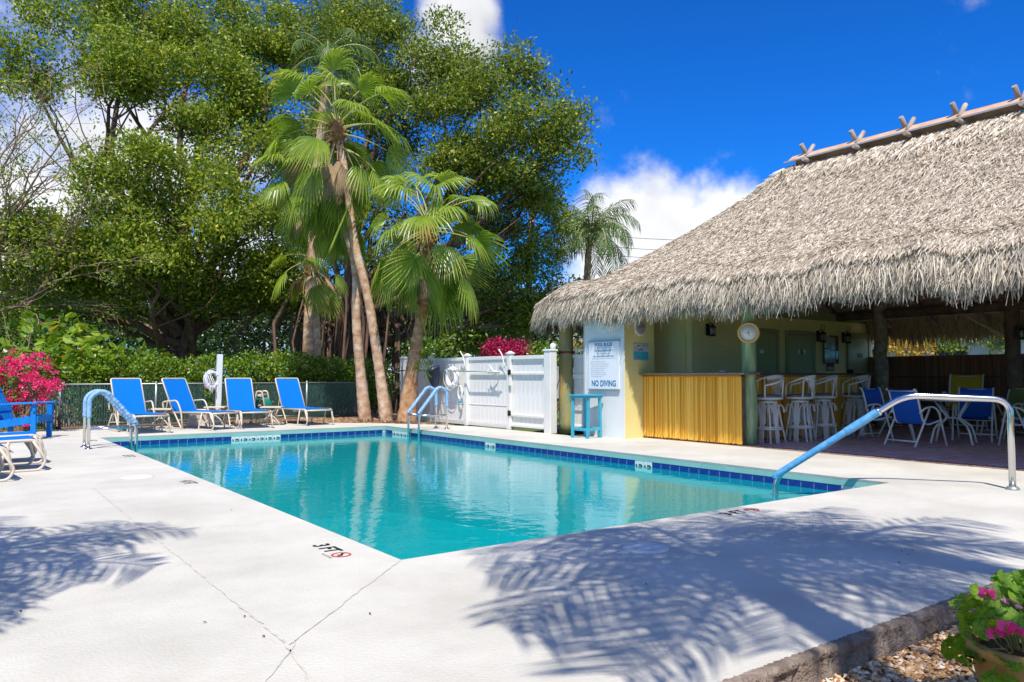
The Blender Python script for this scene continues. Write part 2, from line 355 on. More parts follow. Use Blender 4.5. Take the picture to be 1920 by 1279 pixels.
def water_mat():
    m = bpy.data.materials.new('pool_water'); m.use_nodes = True; T = m.node_tree; N = T.nodes; L = T.links; N.clear()
    out = N.new('ShaderNodeOutputMaterial')
    tc_ = N.new('ShaderNodeTexCoord')
    def noise(scale, detail, st):
        mp = N.new('ShaderNodeMapping'); mp.inputs['Scale'].default_value = st; L.new(tc_.outputs['Object'], mp.inputs[0])
        n = N.new('ShaderNodeTexNoise'); n.inputs['Scale'].default_value = scale; n.inputs['Detail'].default_value = detail; L.new(mp.outputs[0], n.inputs['Vector']); return n.outputs['Fac']
    b1 = N.new('ShaderNodeBump'); b1.inputs['Strength'].default_value = .20; b1.inputs['Distance'].default_value = .02; L.new(noise(5.5, 3, (1, 1.0, 1)), b1.inputs['Height'])
    b2 = N.new('ShaderNodeBump'); b2.inputs['Strength'].default_value = .12; b2.inputs['Distance'].default_value = .02; L.new(noise(1.7, 2, (1, 1, 1)), b2.inputs['Height']); L.new(b1.outputs[0], b2.inputs['Normal'])
    fr = N.new('ShaderNodeFresnel'); fr.inputs['IOR'].default_value = 1.33; L.new(b2.outputs[0], fr.inputs['Normal'])
    gl = N.new('ShaderNodeBsdfGlossy'); gl.inputs['Roughness'].default_value = .0; L.new(b2.outputs[0], gl.inputs['Normal']); gl.inputs['Color'].default_value = (.95, .98, 1, 1)
    df = N.new('ShaderNodeBsdfDiffuse'); df.inputs['Color'].default_value = (.0, .46, .48, 1); L.new(b2.outputs[0], df.inputs['Normal'])
    tr = N.new('ShaderNodeBsdfTransparent'); tr.inputs['Color'].default_value = (.25, .92, .96, 1)
    m1 = N.new('ShaderNodeMixShader'); m1.inputs[0].default_value = .55; L.new(df.outputs[0], m1.inputs[1]); L.new(tr.outputs[0], m1.inputs[2])
    m2 = N.new('ShaderNodeMixShader'); L.new(fr.outputs[0], m2.inputs[0]); L.new(m1.outputs[0], m2.inputs[1]); L.new(gl.outputs[0], m2.inputs[2])
    L.new(m2.outputs[0], out.inputs[0]); return m
M_water = water_mat()
def paver_mat():
    m = bpy.data.materials.new('stamped_paver'); m.use_nodes = True; T = m.node_tree; N = T.nodes; L = T.links
    b = N['Principled BSDF']; b.inputs['Roughness'].default_value = .7
    tc_ = N.new('ShaderNodeTexCoord'); br = N.new('ShaderNodeTexBrick'); L.new(tc_.outputs['Object'], br.inputs['Vector'])
    br.inputs['Scale'].default_value = 1; br.inputs['Brick Width'].default_value = .22; br.inputs['Row Height'].default_value = .11; br.inputs['Mortar Size'].default_value = .006
    br.inputs['Color1'].default_value = (.56, .43, .45, 1); br.inputs['Color2'].default_value = (.72, .56, .58, 1); br.inputs['Mortar'].default_value = (.10, .07, .07, 1)
    n = N.new('ShaderNodeTexNoise'); n.inputs['Scale'].default_value = 3; n.inputs['Detail'].default_value = 7; L.new(tc_.outputs['Object'], n.inputs['Vector'])
    mx = N.new('ShaderNodeMix'); mx.data_type = 'RGBA'; mx.blend_type = 'MULTIPLY'; mx.inputs[0].default_value = .6; L.new(br.outputs['Color'], mx.inputs[6]); L.new(n.outputs['Color'], mx.inputs[7])
    sc = N.new('ShaderNodeMix'); sc.data_type = 'RGBA'; sc.blend_type = 'MULTIPLY'; sc.inputs[0].default_value = 1; sc.inputs[7].default_value = (1.7, 1.55, 1.6, 1); L.new(mx.outputs[2], sc.inputs[6])
    L.new(sc.outputs[2], b.inputs['Base Color'])
    bp = N.new('ShaderNodeBump'); bp.inputs['Strength'].default_value = .4; bp.inputs['Distance'].default_value = .01; L.new(br.outputs['Fac'], bp.inputs['Height']); bp.invert = True; L.new(bp.outputs[0], b.inputs['Normal'])
    return m
M_paver = paver_mat()
for m_ in (M_ywall, M_wwall, M_vinyl, M_iwall): weather(m_)

# ------------------------------------------------------------------ ground, deck, pool shell
PX0, PX1, PY0, PY1 = 2.22, 7.90, 4.16, 15.60
WZ = -0.165
def ring_sheet(mb, outer, z, z_hole=None):       # rectangle (x0,y0,x1,y1) round the pool
    x0, y0, x1, y1 = outer
    for a in ((x0, y0, x1, PY0), (x0, PY1, x1, y1), (x0, PY0, PX0, PY1), (PX1, PY0, x1, PY1)):
        mb.poly([(a[0], a[1], z), (a[2], a[1], z), (a[2], a[3], z), (a[0], a[3], z)])
g = MB(); ring_sheet(g, (-900, -900, 900, 900), -0.16)
tag(g.build('ground', M_grass), kind='structure')
# deck slab
dk = MB()
far = [(-12, 18.2), (2.0, 18.45), (5.4, 18.2), (6.3, 17.75), (7.4, 17.3), (8.2, 16.5), (9.0, 15.3), (9.38, 14.2)]
top = 0.0
dk.poly([(-12, 1.8, top), (12.6, 1.8, top), (12.6, PY0, top), (-12, PY0, top)])
dk.poly([(-12, PY0, top), (PX0, PY0, top), (PX0, PY1, top), (-12, PY1, top)])
dk.poly([(PX1, PY0, top), (10.12, PY0, top), (10.12, 11.0, top), (9.38, 11.0, top), (9.38, 14.2, top), (9.0, 15.3, top), (8.75, 15.6, top), (PX1, 15.6, top)])
dk.poly([(-12, PY1, top), (PX0, PY1, top), (PX1, PY1, top), (8.75, 15.6, top)] + [(x, y, top) for x, y in reversed(far[:-2])])
rng = random.Random(3)
# side walls of the slab (outer edge towards the gravel and beds)
outer = [(-12, 1.8), (12.6, 1.8)]
dk.add([(-12, 1.8, -.2), (12.6, 1.8, -.2), (12.6, 1.8, 0), (-12, 1.8, 0)], [(0, 1, 2, 3)])
for (a, b) in zip(far[:-1], far[1:]): dk.add([(a[0], a[1], 0), (b[0], b[1], 0), (b[0], b[1], -.2), (a[0], a[1], -.2)], [(0, 1, 2, 3)])
tag(dk.build('pool_deck', M_deck), kind='structure')
# curb face: rough strip standing just proud of the slab edge
cb = MB(); nx = 420; rows = []
for k, z in enumerate((0.006, -0.012, -0.03, -0.06, -0.1, -0.14, -0.19)):
    row = []
    for i in range(nx + 1):
        x = 1.6 + 5.0 * i / nx; j = (rng.random() - .5) * (.010 if k else .004) + .012 * math.sin(x * 17 + k * 1.7) * math.sin(x * 6.1 + k) * (k > 0) + (.010 if k > 1 and math.sin(x * 11.3 + math.sin(x * 29) * 2) > .35 else 0)
        row.append((x, 1.795 - (0.008, .016, .014, .012, .014, .018, .02)[k] + j - (.03 * (math.sin(x * 3.1 + k) > .3) * (k > 2)) * .6, z + (rng.random() - .5) * .006))
    rows.append(row)
rows.insert(0, [(p[0], 1.83 + (rng.random() - .5) * .012, 0.0045) for p in rows[0]])
cb.sheet(rows, True)
tag(cb.build('curb', M_conc), kind='structure')
# gravel bed and paver floor
gb = MB(); gb.poly([(-3, -3, -.115), (9, -3, -.115), (9, 1.78, -.115), (-3, 1.78, -.115)])
tag(gb.build('gravel_bed', M_gravelbase), kind='structure')
pv = MB(); pv.poly([(10.30, 1.0, .004), (19, 1.0, .004), (19, 13.5, .004), (10.30, 13.5, .004)]); tag(pv.build('paved_floor', M_paver), kind='structure')
be = MB(); n = 60; r0 = []; r1 = []
for i in range(n + 1):
    y = 1.0 + 10.0 * i / n; r0.append((10.10 + rng.uniform(-.012, .012), y, .006)); r1.append((10.33 + rng.uniform(-.012, .012), y, .010))
be.sheet([r0, r1]); tag(be.build('floor_border', M_brickedge), kind='structure')
bed = MB(); pts = [(2.0, 18.5), (5.4, 18.25), (6.3, 17.8), (7.4, 17.35), (8.2, 16.55), (9.0, 15.35), (9.42, 14.2), (9.42, 17.6), (13, 22), (2, 22)]
bed.poly([(x, y, -.03) for x, y in pts]); tag(bed.build('soil_bed', M_soil), kind='structure')
# joints; the strip from pool corner to rail post paints the handrail's shadow
def joint_shadow_strip(pts, w):
    m = MB(); P = []
    for a, b in zip(pts[:-1], pts[1:]):
        L = math.hypot(b[0] - a[0], b[1] - a[1]); k = max(2, int(L / .05))
        for i in range(k): t = i / k; P.append((a[0] + (b[0] - a[0]) * t + rng.gauss(0, .0035), a[1] + (b[1] - a[1]) * t + rng.gauss(0, .0035)))
    P.append(pts[-1]); A = []; B = []
    for i, p in enumerate(P):
        q = P[min(i + 1, len(P) - 1)]; o = P[max(i - 1, 0)]; dx, dy = q[0] - o[0], q[1] - o[1]; l = math.hypot(dx, dy) or 1; ww = w * rng.uniform(.4, 1.3) / 2
        A.append((p[0] - dy / l * ww, p[1] + dx / l * ww, .003)); B.append((p[0] + dy / l * ww, p[1] - dx / l * ww, .003))
    m.sheet([A, B], False); return m.build('joint_shadow_line', M_joint_shadow)
for pts, w in (([(1.18, 8.6), (1.16, 6), (1.15, 3.15), (1.0, 2.2)], .011), ([(1.15, 3.12), (2.21, 4.15)], .007), ([(1.2, 3.15), (.6, 2.3)], .006), ([(7.92, 4.15), (8.36, 3.25)], .006), ([(7.7, 6.9), (8.25, 6.0), (8.1, 4.9)], .004)):
    tag(joint_shadow_strip(pts, w), kind='structure')
# coping faces
def coping(name, z0, z1, inset, m, round_=False):
    c = MB(); e = inset
    cs = [(PX0 + e, PY0 + e), (PX1 - e, PY0 + e), (PX1 - e, PY1 - e), (PX0 + e, PY1 - e)]
    f = 0 if round_ else e
    ct = [(PX0 + f, PY0 + f), (PX1 - f, PY0 + f), (PX1 - f, PY1 - f), (PX0 + f, PY1 - f)]
    for i in range(4):
        j = (i + 1) % 4; c.poly([(ct[i][0], ct[i][1], z0), (ct[j][0], ct[j][1], z0), (cs[j][0], cs[j][1], z1), (cs[i][0], cs[i][1], z1)])
    return c.build(name, m)
tag(coping('coping_lip', 0.0, -.026, -.004, M_deck, True), kind='structure')
tag(coping('coping_face', -.026, -.088, 0.0, M_teal), kind='structure')
# pool shell, plaster; tiles sit proud of it
ps = MB(); x0, x1, y0, y1 = PX0 - .012, PX1 + .012, PY0 - .012, PY1 + .012
zb0, zb1 = -1.15, -1.9
C4 = [(x0, y0), (x1, y0), (x1, y1), (x0, y1)]; ZB = [zb0, zb0, zb1, zb1]
for i in range(4):
    j = (i + 1) % 4; ps.poly([(*C4[i], -.088), (*C4[j], -.088), (*C4[j], ZB[j]), (*C4[i], ZB[i])])
ps.poly([(*C4[i], ZB[i]) for i in range(4)])
for k in range(3): ps.box((x1 - .22 - .0, y0 + .25 + .3 * k, -.55 - .2 * k), (.44 + .6, .3, .25))   # entry steps
pool = tag(ps.build('pool_basin', M_plaster), kind='structure')
gr = MB(); e = .004
for (ax, ay, bx, by) in ((x0 + e, y0 + e, x1 - e, y0 + e), (x1 - e, y0 + e, x1 - e, y1 - e), (x1 - e, y1 - e, x0 + e, y1 - e), (x0 + e, y1 - e, x0 + e, y0 + e)):
    gr.poly([(ax, ay, -.0885), (bx, by, -.0885), (bx, by, -.245), (ax, ay, -.245)])
gr.build('grout_band', M_grout, pool)
tm = MB(); tm.bbox((0, 0, 0), (.006, .158, .150), .003); t0 = tm.build('tile', M_tile, pool); tile_me = t0.data
tw = MB(); tw.bbox((0, 0, 0), (.006, .158, .150), .003); wt = tw.build('white_tile', M_wtile, pool); wtile_me = wt.data
glyph = MB()
for (a, b, c_, d) in ((-.05, .0, .02, .05), (-.02, .02, .05, .02), (.02, -.01, .05, .02), (.05, .0, .02, .05)): glyph.box((-.0045, a, b), (.003, c_, d))
gl0 = glyph.build('tile_lettering', M_black, wt); glyph_me = gl0.data
t0.location = (x1 - .008, PY1 - .09, -.166); wt.location = (x1 - .008, PY1 - .42, -.166); first = True
wset_far = set(range(14, 20)); wset_right = {3, 4, 5, 6, 24, 25, 47, 48, 66, 67, 68, 69}
def put(x, y, rz, white):
    global first
    o = link('white_tile' if white else 'tile', wtile_me if white else tile_me, pool, (x, y, -.166)); o.rotation_euler = (0, 0, rz)
    if white:
        g_ = link('tile_lettering', glyph_me, o)
for i in range(69):
    y = PY1 - .09 - .165 * i
    if i in (0, 2): continue
    put(x1 - .008, y, 0, i in wset_right)
for i in range(34):
    x = PX0 + .09 + .165 * i
    put(x, y1 - .008, PI / 2, i in wset_far)
wa = MB(); wa.poly([(x0 - .002, y0 - .002, WZ), (x1 + .002, y0 - .002, WZ), (x1 + .002, y1 + .002, WZ), (x0 - .002, y1 + .002, WZ)])
tag(wa.build('pool_water', M_water), kind='structure')
# skimmer lids on the deck
def lid(x, y, r, label):
    m = MB(); m.lathe([(r + .02, 0), (r + .02, .004), (r + .004, .006)], n=32); m.lathe([(r, .004), (r, .009), (r - .01, .010), (r - .02, .009), (0.001, .010)], n=32)
    for k in range(2): m.lathe([(.012, .0105), (.012, .0125), (.001, .0125)], ((k * 2 - 1) * r * .6, 0, 0), n=10)
    o = m.build('skimmer_lid', M_lid); o.location = (x, y, 0); tag(o, label, 'cover')
lid(1.69, 9.23, .15, 'round white skimmer lid flush in the deck left of the pool near the ladder')
lid(3.63, 3.51, .13, 'round white skimmer lid in the palm shadow on the near pool deck')
# depth markings painted on the deck
def text_mb(mesh_mb, s, size, M, font_w=1.0, align='CENTER', bold=0.0):
    cu = bpy.data.curves.new('lettering', 'FONT'); cu.body = s; cu.size = size; cu.align_x = align; cu.align_y = 'CENTER'; cu.offset = bold * size; cu.resolution_u = 3
    ob = bpy.data.objects.new('lettering', cu); me = ob.to_mesh()
    mesh_mb.add([M @ Vector((v.co.x * font_w, v.co.y, v.co.z)) for v in me.vertices], [tuple(p.vertices) for p in me.polygons])
    ob.to_mesh_clear(); bpy.data.objects.remove(ob); bpy.data.curves.remove(cu)
def depth_mark(txt, x, y, rz, label, sign=True, worn=False, h=.13):
    t = thing('depth_marking', label, 'marking', (x, y, .0035), rz, 'depth markings painted on the deck')
    m = MB(); text_mb(m, txt, h * 1.4, Matrix.Translation((-.04, 0, 0)), bold=.02, font_w=.9); m.build('lettering', M_greymark if worn else M_black, t)
    if sign:
        s = MB(); R = .062; cx = .19; V = []; n = 28
        for k in range(n): a = 2 * PI * k / n; V += [(cx + R * math.cos(a), R * math.sin(a), 0), (cx + (R - .012) * math.cos(a), (R - .012) * math.sin(a), 0)]
        s.add(V, [(2 * k, 2 * ((k + 1) % n), 2 * ((k + 1) % n) + 1, 2 * k + 1) for k in range(n)])
        s.box((cx, 0, .0006), (.012, .11, .001), Matrix.Rotation(PI / 4, 3, 'Z')); s.build('no_diving_circle', M_red, t)
        d = MB(); d.box((cx - .005, .008, .0013), (.055, .012, .0008), Matrix.Rotation(-.5, 3, 'Z')); d.box((cx + .012, -.018, .0013), (.03, .010, .0008), Matrix.Rotation(.6, 3, 'Z')); d.build('diver_figure', M_black, t)
        c = MB(); text_mb(c, 'NO DIVING', .028, Matrix.Translation((cx - .02, -.085, 0))); c.build('small_lettering', M_greymark, t)
    return t
depth_mark('3 FT', 1.98, 4.68, -PI / 2, 'black 3 FT depth marking with red no diving circle near the pool corner', h=.11)
depth_mark('3 FT', 5.18, 3.99, 0, 'black 3 FT depth marking with red circle at the near pool edge under palm shade', h=.11)
depth_mark('4 FT', 2.03, 8.45, -PI / 2, 'worn black 4 FT marking on the left pool edge past the skimmer lid', False, True)
depth_mark('5 FT', 2.03, 11.73, -PI / 2, 'worn black depth marking on the left pool edge before the ladder', False, True)
depth_mark('6 FT', 2.0, 14.9, -PI / 2, 'faint worn depth marking by the far left pool corner behind the ladder', False, True)
# fallen debris
for i, (x, y) in enumerate(((.62, 5.2), (.3, 4.3), (.95, 3.62), (1.12, 3.6), (1.10, 3.28), (.6, 2.9), (1.6, 3.3), (4.93, 2.46), (4.85, 2.49), (4.8, 2.42), (4.55, 2.35), (3.0, 2.9), (1.9, 6.5))):
    m = MB(); r = .011; m.add([(-r, 0, .002), (0, -r * .5, .006), (r, 0, .003), (0, r * .6, .007), (0, 0, .010)], [(0, 1, 4), (1, 2, 4), (2, 3, 4), (3, 0, 4), (3, 2, 1, 0)])
    o = m.build('fallen_leaf', M_debris); o.location = (x, y, .001); o.rotation_euler = (0, 0, i * 1.3); tag(o, 'tiny dry brown leaf scrap lying on the white deck', 'leaf scrap', 'dry scraps scattered on the deck')

# ------------------------------------------------------------------ pool rails
def rail_path(pts, rad=.1, n=5):          # rounded polyline
    P = [Vector(p) for p in pts]; out = [P[0]]
    for i in range(1, len(P) - 1):
        a, b, c = P[i - 1], P[i], P[i + 1]; da = (a - b); dc = (c - b); r = min(rad, da.length * .48, dc.length * .48)
        s = b + da.normalized() * r; e = b + dc.normalized() * r
        for k in range(n + 1):
            t = k / n; out.append(s * (1 - t) ** 2 + b * 2 * t * (1 - t) + e * t ** 2)
    out.append(P[-1]); return out
def escutcheon(m, x, y): m.lathe([(.058, 0), (.058, .008), (.04, .022), (.026, .024)], (x, y, 0), n=18)
def ladder(name, x, y, d, label, yaw=0):
    """deck posts at local x=0, reaches over the water towards +x"""
    t = thing(name, label, 'ladder', (x, y, 0), yaw)
    for s in (-1, 1):
        yy = s * .22
        P = rail_path([(0, yy, 0), (0, yy, .80), (.20, yy, .90), (.66, yy, .36), (.66, yy, -.9)], .16, 6)
        m = MB(); m.tube(P, .024, 10); m.build('handrail', M_steel, t)
        # padded sleeve over the arch
        Q = rail_path([(0, yy, .47), (0, yy, .80), (.20, yy, .90), (.66, yy, .36), (.66, yy, .33)], .16, 6)
        S = []; Rr = []
        for a, b in zip(Q[:-1], Q[1:]):
            k = max(1, int((b - a).length / .02))
            for i in range(k): S.append(a.lerp(b, i / k))
        S.append(Q[-1]); down = [i for i, p in enumerate(S)]
        for i, p in enumerate(S): Rr.append(.035 + (.006 * math.sin(i * 2.2) + .003 * math.sin(i * .9 + s) if p.x > .22 else .0))
        mm = MB(); mm.tube(S, Rr, 10); mm.build('padded_sleeve', M_sleeve, t)
        e = MB(); escutcheon(e, 0, yy); e.build('base_flange', M_steel, t)
        c = MB(); c.tube([(0, yy, .30), (.66, yy, .30)], .018, 8); c.build('side_bar', M_steel, t)
    c = MB(); c.tube([(.66, -.22, .30), (.66, .22, .30)], .016, 8); c.build('cross_bar', M_steel, t)
    for z in (-.35, -.6, -.85):
        b = MB(); b.bbox((.66, 0, z), (.09, .44, .025)); b.build('tread', M_steel, t)
    return t
ladder('pool_ladder', 1.73, 13.45, 1, 'steel pool ladder with padded blue sleeves at the left pool edge')
ladder('pool_ladder', 8.40, 14.0, 1, 'steel pool ladder with light blue sleeves at the right pool edge before the white fence', yaw=PI)
t = thing('pool_handrail', 'long steel entry handrail with blue ribbed sleeve crossing the near right pool corner', 'handrail', (8.38, 3.2, 0))
u = Vector((-.58, .815, 0))
HR = [(0, 0), (0, .875), (.93, .91), (2.18, .05), (2.21, -.9)]
pts = [u * a + Vector((0, 0, z)) for a, z in HR]
P = rail_path(pts[:2] + pts[2:], .15, 7); m = MB(); m.tube(P, .031, 14); m.build('steel_rail', M_steel, t)
A_ = pts[2]; B_ = pts[3]; S = []; R_ = []
a0 = A_.lerp(B_, .20); L_ = rail_path([a0, B_, B_ + Vector((0, 0, -.035))], .06, 4)
for a, b in zip(L_[:-1], L_[1:]):
    k = max(1, int((b - a).length / .008))
    for i in range(k): S.append(a.lerp(b, i / k))
S.append(L_[-1])
for i in range(len(S)): R_.append(.040 + (.003 if i % 2 else 0) - (.006 if i > len(S) * .3 else 0))
m = MB(); m.tube(S, R_, 14); m.build('ribbed_sleeve', M_sleeve2, t)
m = MB(); q0 = A_.lerp(B_, .185); q1 = A_.lerp(B_, .205); m.tube([q0, q1], .043, 14); m.build('clamp', M_steel, t)
m = MB(); m.lathe([(.062, 0), (.062, .012), (.046, .03), (.034, .034)], n=22); m.build('base_flange', M_gal, t)

# ------------------------------------------------------------------ white vinyl fence
FX = 9.46
t = thing('vinyl_fence', 'white vinyl privacy fence panels behind the pool ladder, left of the gate', 'fence', (FX, 0, 0), 0)
bd = MB(); bd.bbox((0, 0, 0), (.03, .147, 1.38), .004); bme = None
def boards(t, y0, y1, zc=.80, x=.03, h=None):
    global bme
    n = int(round((y1 - y0) / .152)); w = (y1 - y0) / n
    for i in range(n):
        if bme is None: o = bd.build('board', M_vinyl, t); bme = o.data
        else: o = link('board', bme, t)
        o.location = (x, y0 + w * (i + .5), zc); o.scale = (1, w / .152, (h or 1.38) / 1.38)
def vpost(t, y, w=.11, h=1.56, x=0, ball=False):
    m = MB(); m.bbox((x, y, h / 2), (w, w, h), .006); m.build('post', M_vinyl, t)
    m = MB(); m.bbox((x, y, h + .014), (w + .035, w + .035, .028), .006); m.box((x, y, h + .045), (w, w, .036), taper=.25)
    if ball: m.lathe([(.001, 0), (.045, .02), (.062, .06), (.05, .1), (.001, .125)], (x, y, h + .05), n=14)
    m.build('post_cap', M_vinyl, t)
def rails(t, y0, y1, zs=(1.50, .33, .06), x=.0):
    for z in zs: m = MB(); m.bbox((x + .02, (y0 + y1) / 2, z), (.06, y1 - y0, .09 if z != 1.50 else .07), .005); m.build('rail', M_vinyl, t)
for a, b in ((13.05, 14.58), (14.69, 16.2), (16.31, 17.5)):
    boards(t, a, b); rails(t, a, b, (1.50, .06)); m = MB(); m.bbox((.03, (a + b) / 2, .485), (.05, b - a, .012), .003); m.build('seam_rail', M_vinyl, t)
for y in (14.635, 16.255, 17.55): vpost(t, y)
vpost(t, 17.72, .10)
m = MB(); m.bbox((.0, 13.8, 1.16), (.05, 1.45, .05), .006); m.build('rail', M_vinyl, t)
g = thing('vinyl_gate', 'white vinyl gate with two hinges between the fence and the green roof post', 'gate', (FX, 0, 0))
boards(g, 11.86, 12.92, .79, .03, 1.40)
for z in (1.49, 1.16, .30, .09): m = MB(); m.bbox((.0, 12.39, z), (.06, 1.06, .07 if z > 1.3 else .045), .005); m.build('rail', M_vinyl, g)
for z in (1.19, .34):
    m = MB(); m.box((-.055, 12.95, z), (.02, .09, .10)); m.tube([(-.07, 12.95, z - .06), (-.07, 12.95, z + .06)], .012, 8); m.build('hinge', M_metal, g)
m = MB(); m.bbox((-.05, 12.93, .86), (.04, .05, .11), .006); m.build('latch', M_gal, g)
vpost(g, 12.985, .115, 1.57)
c = thing('corner_post', 'wide white vinyl corner post with round ball cap beside the green roof post', 'fence post', (FX, 11.66, 0))
m = MB(); m.bbox((0, 0, .80), (.17, .20, 1.60), .008); m.build('post', M_vinyl, c)
m = MB(); m.bbox((0, 0, 1.615), (.20, .23, .03), .006); m.lathe([(.001, 0), (.05, .015), (.068, .06), (.05, .105), (.001, .13)], (.05, -.03, 1.63), n=16); m.build('ball_cap', M_ring, c)
s = thing('fence_return', 'shaded white vinyl fence section between the green roof post and the pale wall', 'fence', (9.97, 0, 0))
boards(s, 10.88, 11.58, .80); rails(s, 10.88, 11.58, (1.50, 1.10, .48, .1))
m = MB()
for i in range(5): m.box((.02, 10.93 + .14 * i, 1.57), (.03, .03, .08))
m.bbox((.02, 11.23, 1.62), (.04, .70, .03), .005); m.build('top_lattice', M_vinyl, s)
# hooks, pole, net, rings
def hook(x, y, z, label, h=.22, side=-1):
    m = MB(); m.tube(rail_path([(0, 0, 0), (-.03, 0, 0), (-.09, .10, .03), (-.11, .16, h * .6)], .05), .014, 8); m.lathe([(.001, -.02), (.024, 0), (.001, .025)], (-.11, .16, h * .6), n=8)
    o = m.build('wall_hook', M_ring); o.location = (x, y, z); tag(o, label, 'hook')
hook(FX - .05, 17.8, 1.20, 'white curved pole hook at the far end of the white fence')
hook(FX - .05, 15.0, 1.24, 'white curved hook holding the ring buoy on the white fence')
hook(FX - .05, 13.35, 1.20, 'white curved hook with rope near the gate hinge post')
def tophook(y, label):
    m = MB(); m.tube(rail_path([(.0, 0, 0), (-.02, -.0, .14), (-.03, .05, .30), (-.05, .12, .38)], .07), .012, 8); m.lathe([(.001, -.025), (.026, 0), (.001, .028)], (-.05, .12, .385), n=8)
    o = m.build('top_hook', M_ring); o.location = (FX - .07, y, 1.27); tag(o, label, 'hook')
tophook(14.62, 'tall white knobbed hook rising above the middle post of the white fence'); tophook(13.10, 'tall white knobbed hook beside the gate post of the white fence')
m = MB(); m.tube([(0, 13.15, 1.19), (-.02, 15.4, 1.235), (0, 18.0, 1.25)], .016, 8)
o = tag(m.build('telescopic_pole', M_gal, None, (FX - .16, 0, 0)), 'long thin grey pole lying across hooks along the white fence', 'pole')
t = thing('leaf_skimmer', 'dark leaf net with blue rim hanging from the pole on the white fence', 'pool net', (FX - .18, 15.85, 1.2))
m = MB(); m.tube(rail_path([(0, -.30, .03), (0, -.27, .16), (0, .02, .13), (0, .33, .02), (0, .30, -.05), (0, -.30, .03)], .05), .012, 8); m.build('rim', M_bluep, t)
m = MB(); rows = []
for k in range(9):
    f = k / 8; w = 1 - f ** 2.2; rows.append([(-.08 * math.sin(PI * j / 8) * (1 - f * .5), (.30 * (1 - 2 * j / 8)) * max(w, .12) - .14 * f, .02 + .12 * (j / 8) * (1 - f) - .50 * f - .04 * math.sin(PI * j / 8)) for j in range(9)])
m.sheet(rows, True); m.build('net_bag', M_net, t)
def ring_buoy(name, x, y, z, R, r, label, tilt=0, cat='life ring'):
    t = thing(name, label, cat, (x, y, z), tilt)
    m = MB(); m.tube([(0, R * math.cos(2 * PI * k / 28), R * math.sin(2 * PI * k / 28)) for k in range(28)], r, 10, closed=True, flat=.8); m.build('ring', M_ring, t)
    m = MB()
    for q in range(4):
        a0 = PI / 4 + q * PI / 2; P = [(-r * .8, (R + r * (1.15 + .35 * math.sin(PI * k / 6))) * math.cos(a0 + PI / 2 * k / 6), (R + r * (1.15 + .35 * math.sin(PI * k / 6))) * math.sin(a0 + PI / 2 * k / 6)) for k in range(7)]
        m.tube(P, .007, 6)
    m.build('grab_rope', M_vinyl, t)
    m = MB()
    for q in range(4):
        a = PI / 4 + q * PI / 2; cc = Vector((0, R * math.cos(a), R * math.sin(a))); rd = Vector((0, math.cos(a), math.sin(a)))
        m.tube([cc + (rd * math.cos(b) + Vector((1, 0, 0)) * math.sin(b)) * r * 1.07 for b in [2 * PI * k / 10 for k in range(10)]], .010, 6, closed=True)
    m.build('band', M_signw, t); return t
ring_buoy('life_ring', FX - .13, 15.08, 1.08, .20, .065, 'white ring buoy hanging on the white vinyl fence beside the net')
t = thing('rope_coil', 'small white rope loop with a blue float hanging below the ring buoy', 'rope', (FX - .09, 14.80, .74))
m = MB(); m.tube([(0, .085 * math.cos(2 * PI * k / 20), .15 * math.sin(2 * PI * k / 20)) for k in range(20)], .016, 8, closed=True); m.build('loop', M_ring, t)
m = MB(); m.lathe([(.001, -.045), (.035, -.03), (.045, 0), (.035, .03), (.001, .045)], (-.01, -.02, -.20), n=14); m.build('float', M_tealw, t)
m = MB()
for k in range(3): m.tube([(-.01, .2 - .12 * k, .02), (-.03, .1 - .16 * k, -.05 - .03 * k), (-.02, -.05 - .1 * k, .0), (-.02, -.15 - .1 * k, -.10 + .03 * k)], .007, 6)
o = m.build('tangled_rope', M_ring); o.location = (FX - .12, 13.45, 1.21); tag(o, 'tangled white rope draped on the hook beside the gate', 'rope')

# ------------------------------------------------------------------ chain-link fence with green slats
A = Vector((-9, 16.4, 0)); B = Vector((1.9, 18.75, 0)); C_ = Vector((9.7, 20.3, 0))
t = thing('chain_link_fence', 'low chain link fence threaded with dark green slats behind the lounge chairs', 'fence')
P = []; Wd = []; V = []
def fence_run(a, b, h, posts, gapfn):
    d = (b - a); L = d.length; d.normalize(); n = int(L / .052); nrm = Vector((-d.y, d.x, 0))
    for i in range(n):
        p = a + d * (i * .052); w = .021 * gapfn(i * .052); lean = rng.gauss(0, .003)
        P.append([(p.x, p.y, .03), (p.x + nrm.x * rng.gauss(0, .004) + d.x * lean, p.y + d.y * lean, h * .55), (p.x, p.y, h - .02)]); Wd.append([tuple(d * w)] * 3)
        V.append(rng.random())
    m = MB(); m.tube([a + Vector((0, 0, h)), b + Vector((0, 0, h))], .019, 8); m.build('top_rail', M_gal, t)
    for k in range(posts + 1):
        p = a.lerp(b, k / posts); m = MB(); m.tube([p, p + Vector((0, 0, h + .03))], .028, 8); m.lathe([(.032, 0), (.032, .02), (.001, .045)], (p.x, p.y, h + .02), n=8); m.build('fence_post', M_gal, t)
    m = MB()                                  # wire diamonds
    for i in range(int(L / .075)):
        for s_ in (-1, 1):
            q = a + d * (i * .075); e = q + d * (s_ * h * .55)
            if 0 <= (e - a).dot(d) <= L: 
                m.add([q + nrm * -.014 + Vector((0, 0, .03)), q + nrm * -.014 + d * .0018 + Vector((0, 0, .03)), e + nrm * -.014 + d * .0018 + Vector((0, 0, h)), e + nrm * -.014 + Vector((0, 0, h))], [(0, 1, 2, 3)])
    tag(m.build('wire_mesh', M_gal, t), kind='stuff')
fence_run(A, B, .93, 5, lambda s: .70)
fence_run(B, C_, .93, 4, lambda s: .72 if s < 1.2 else 1.0)
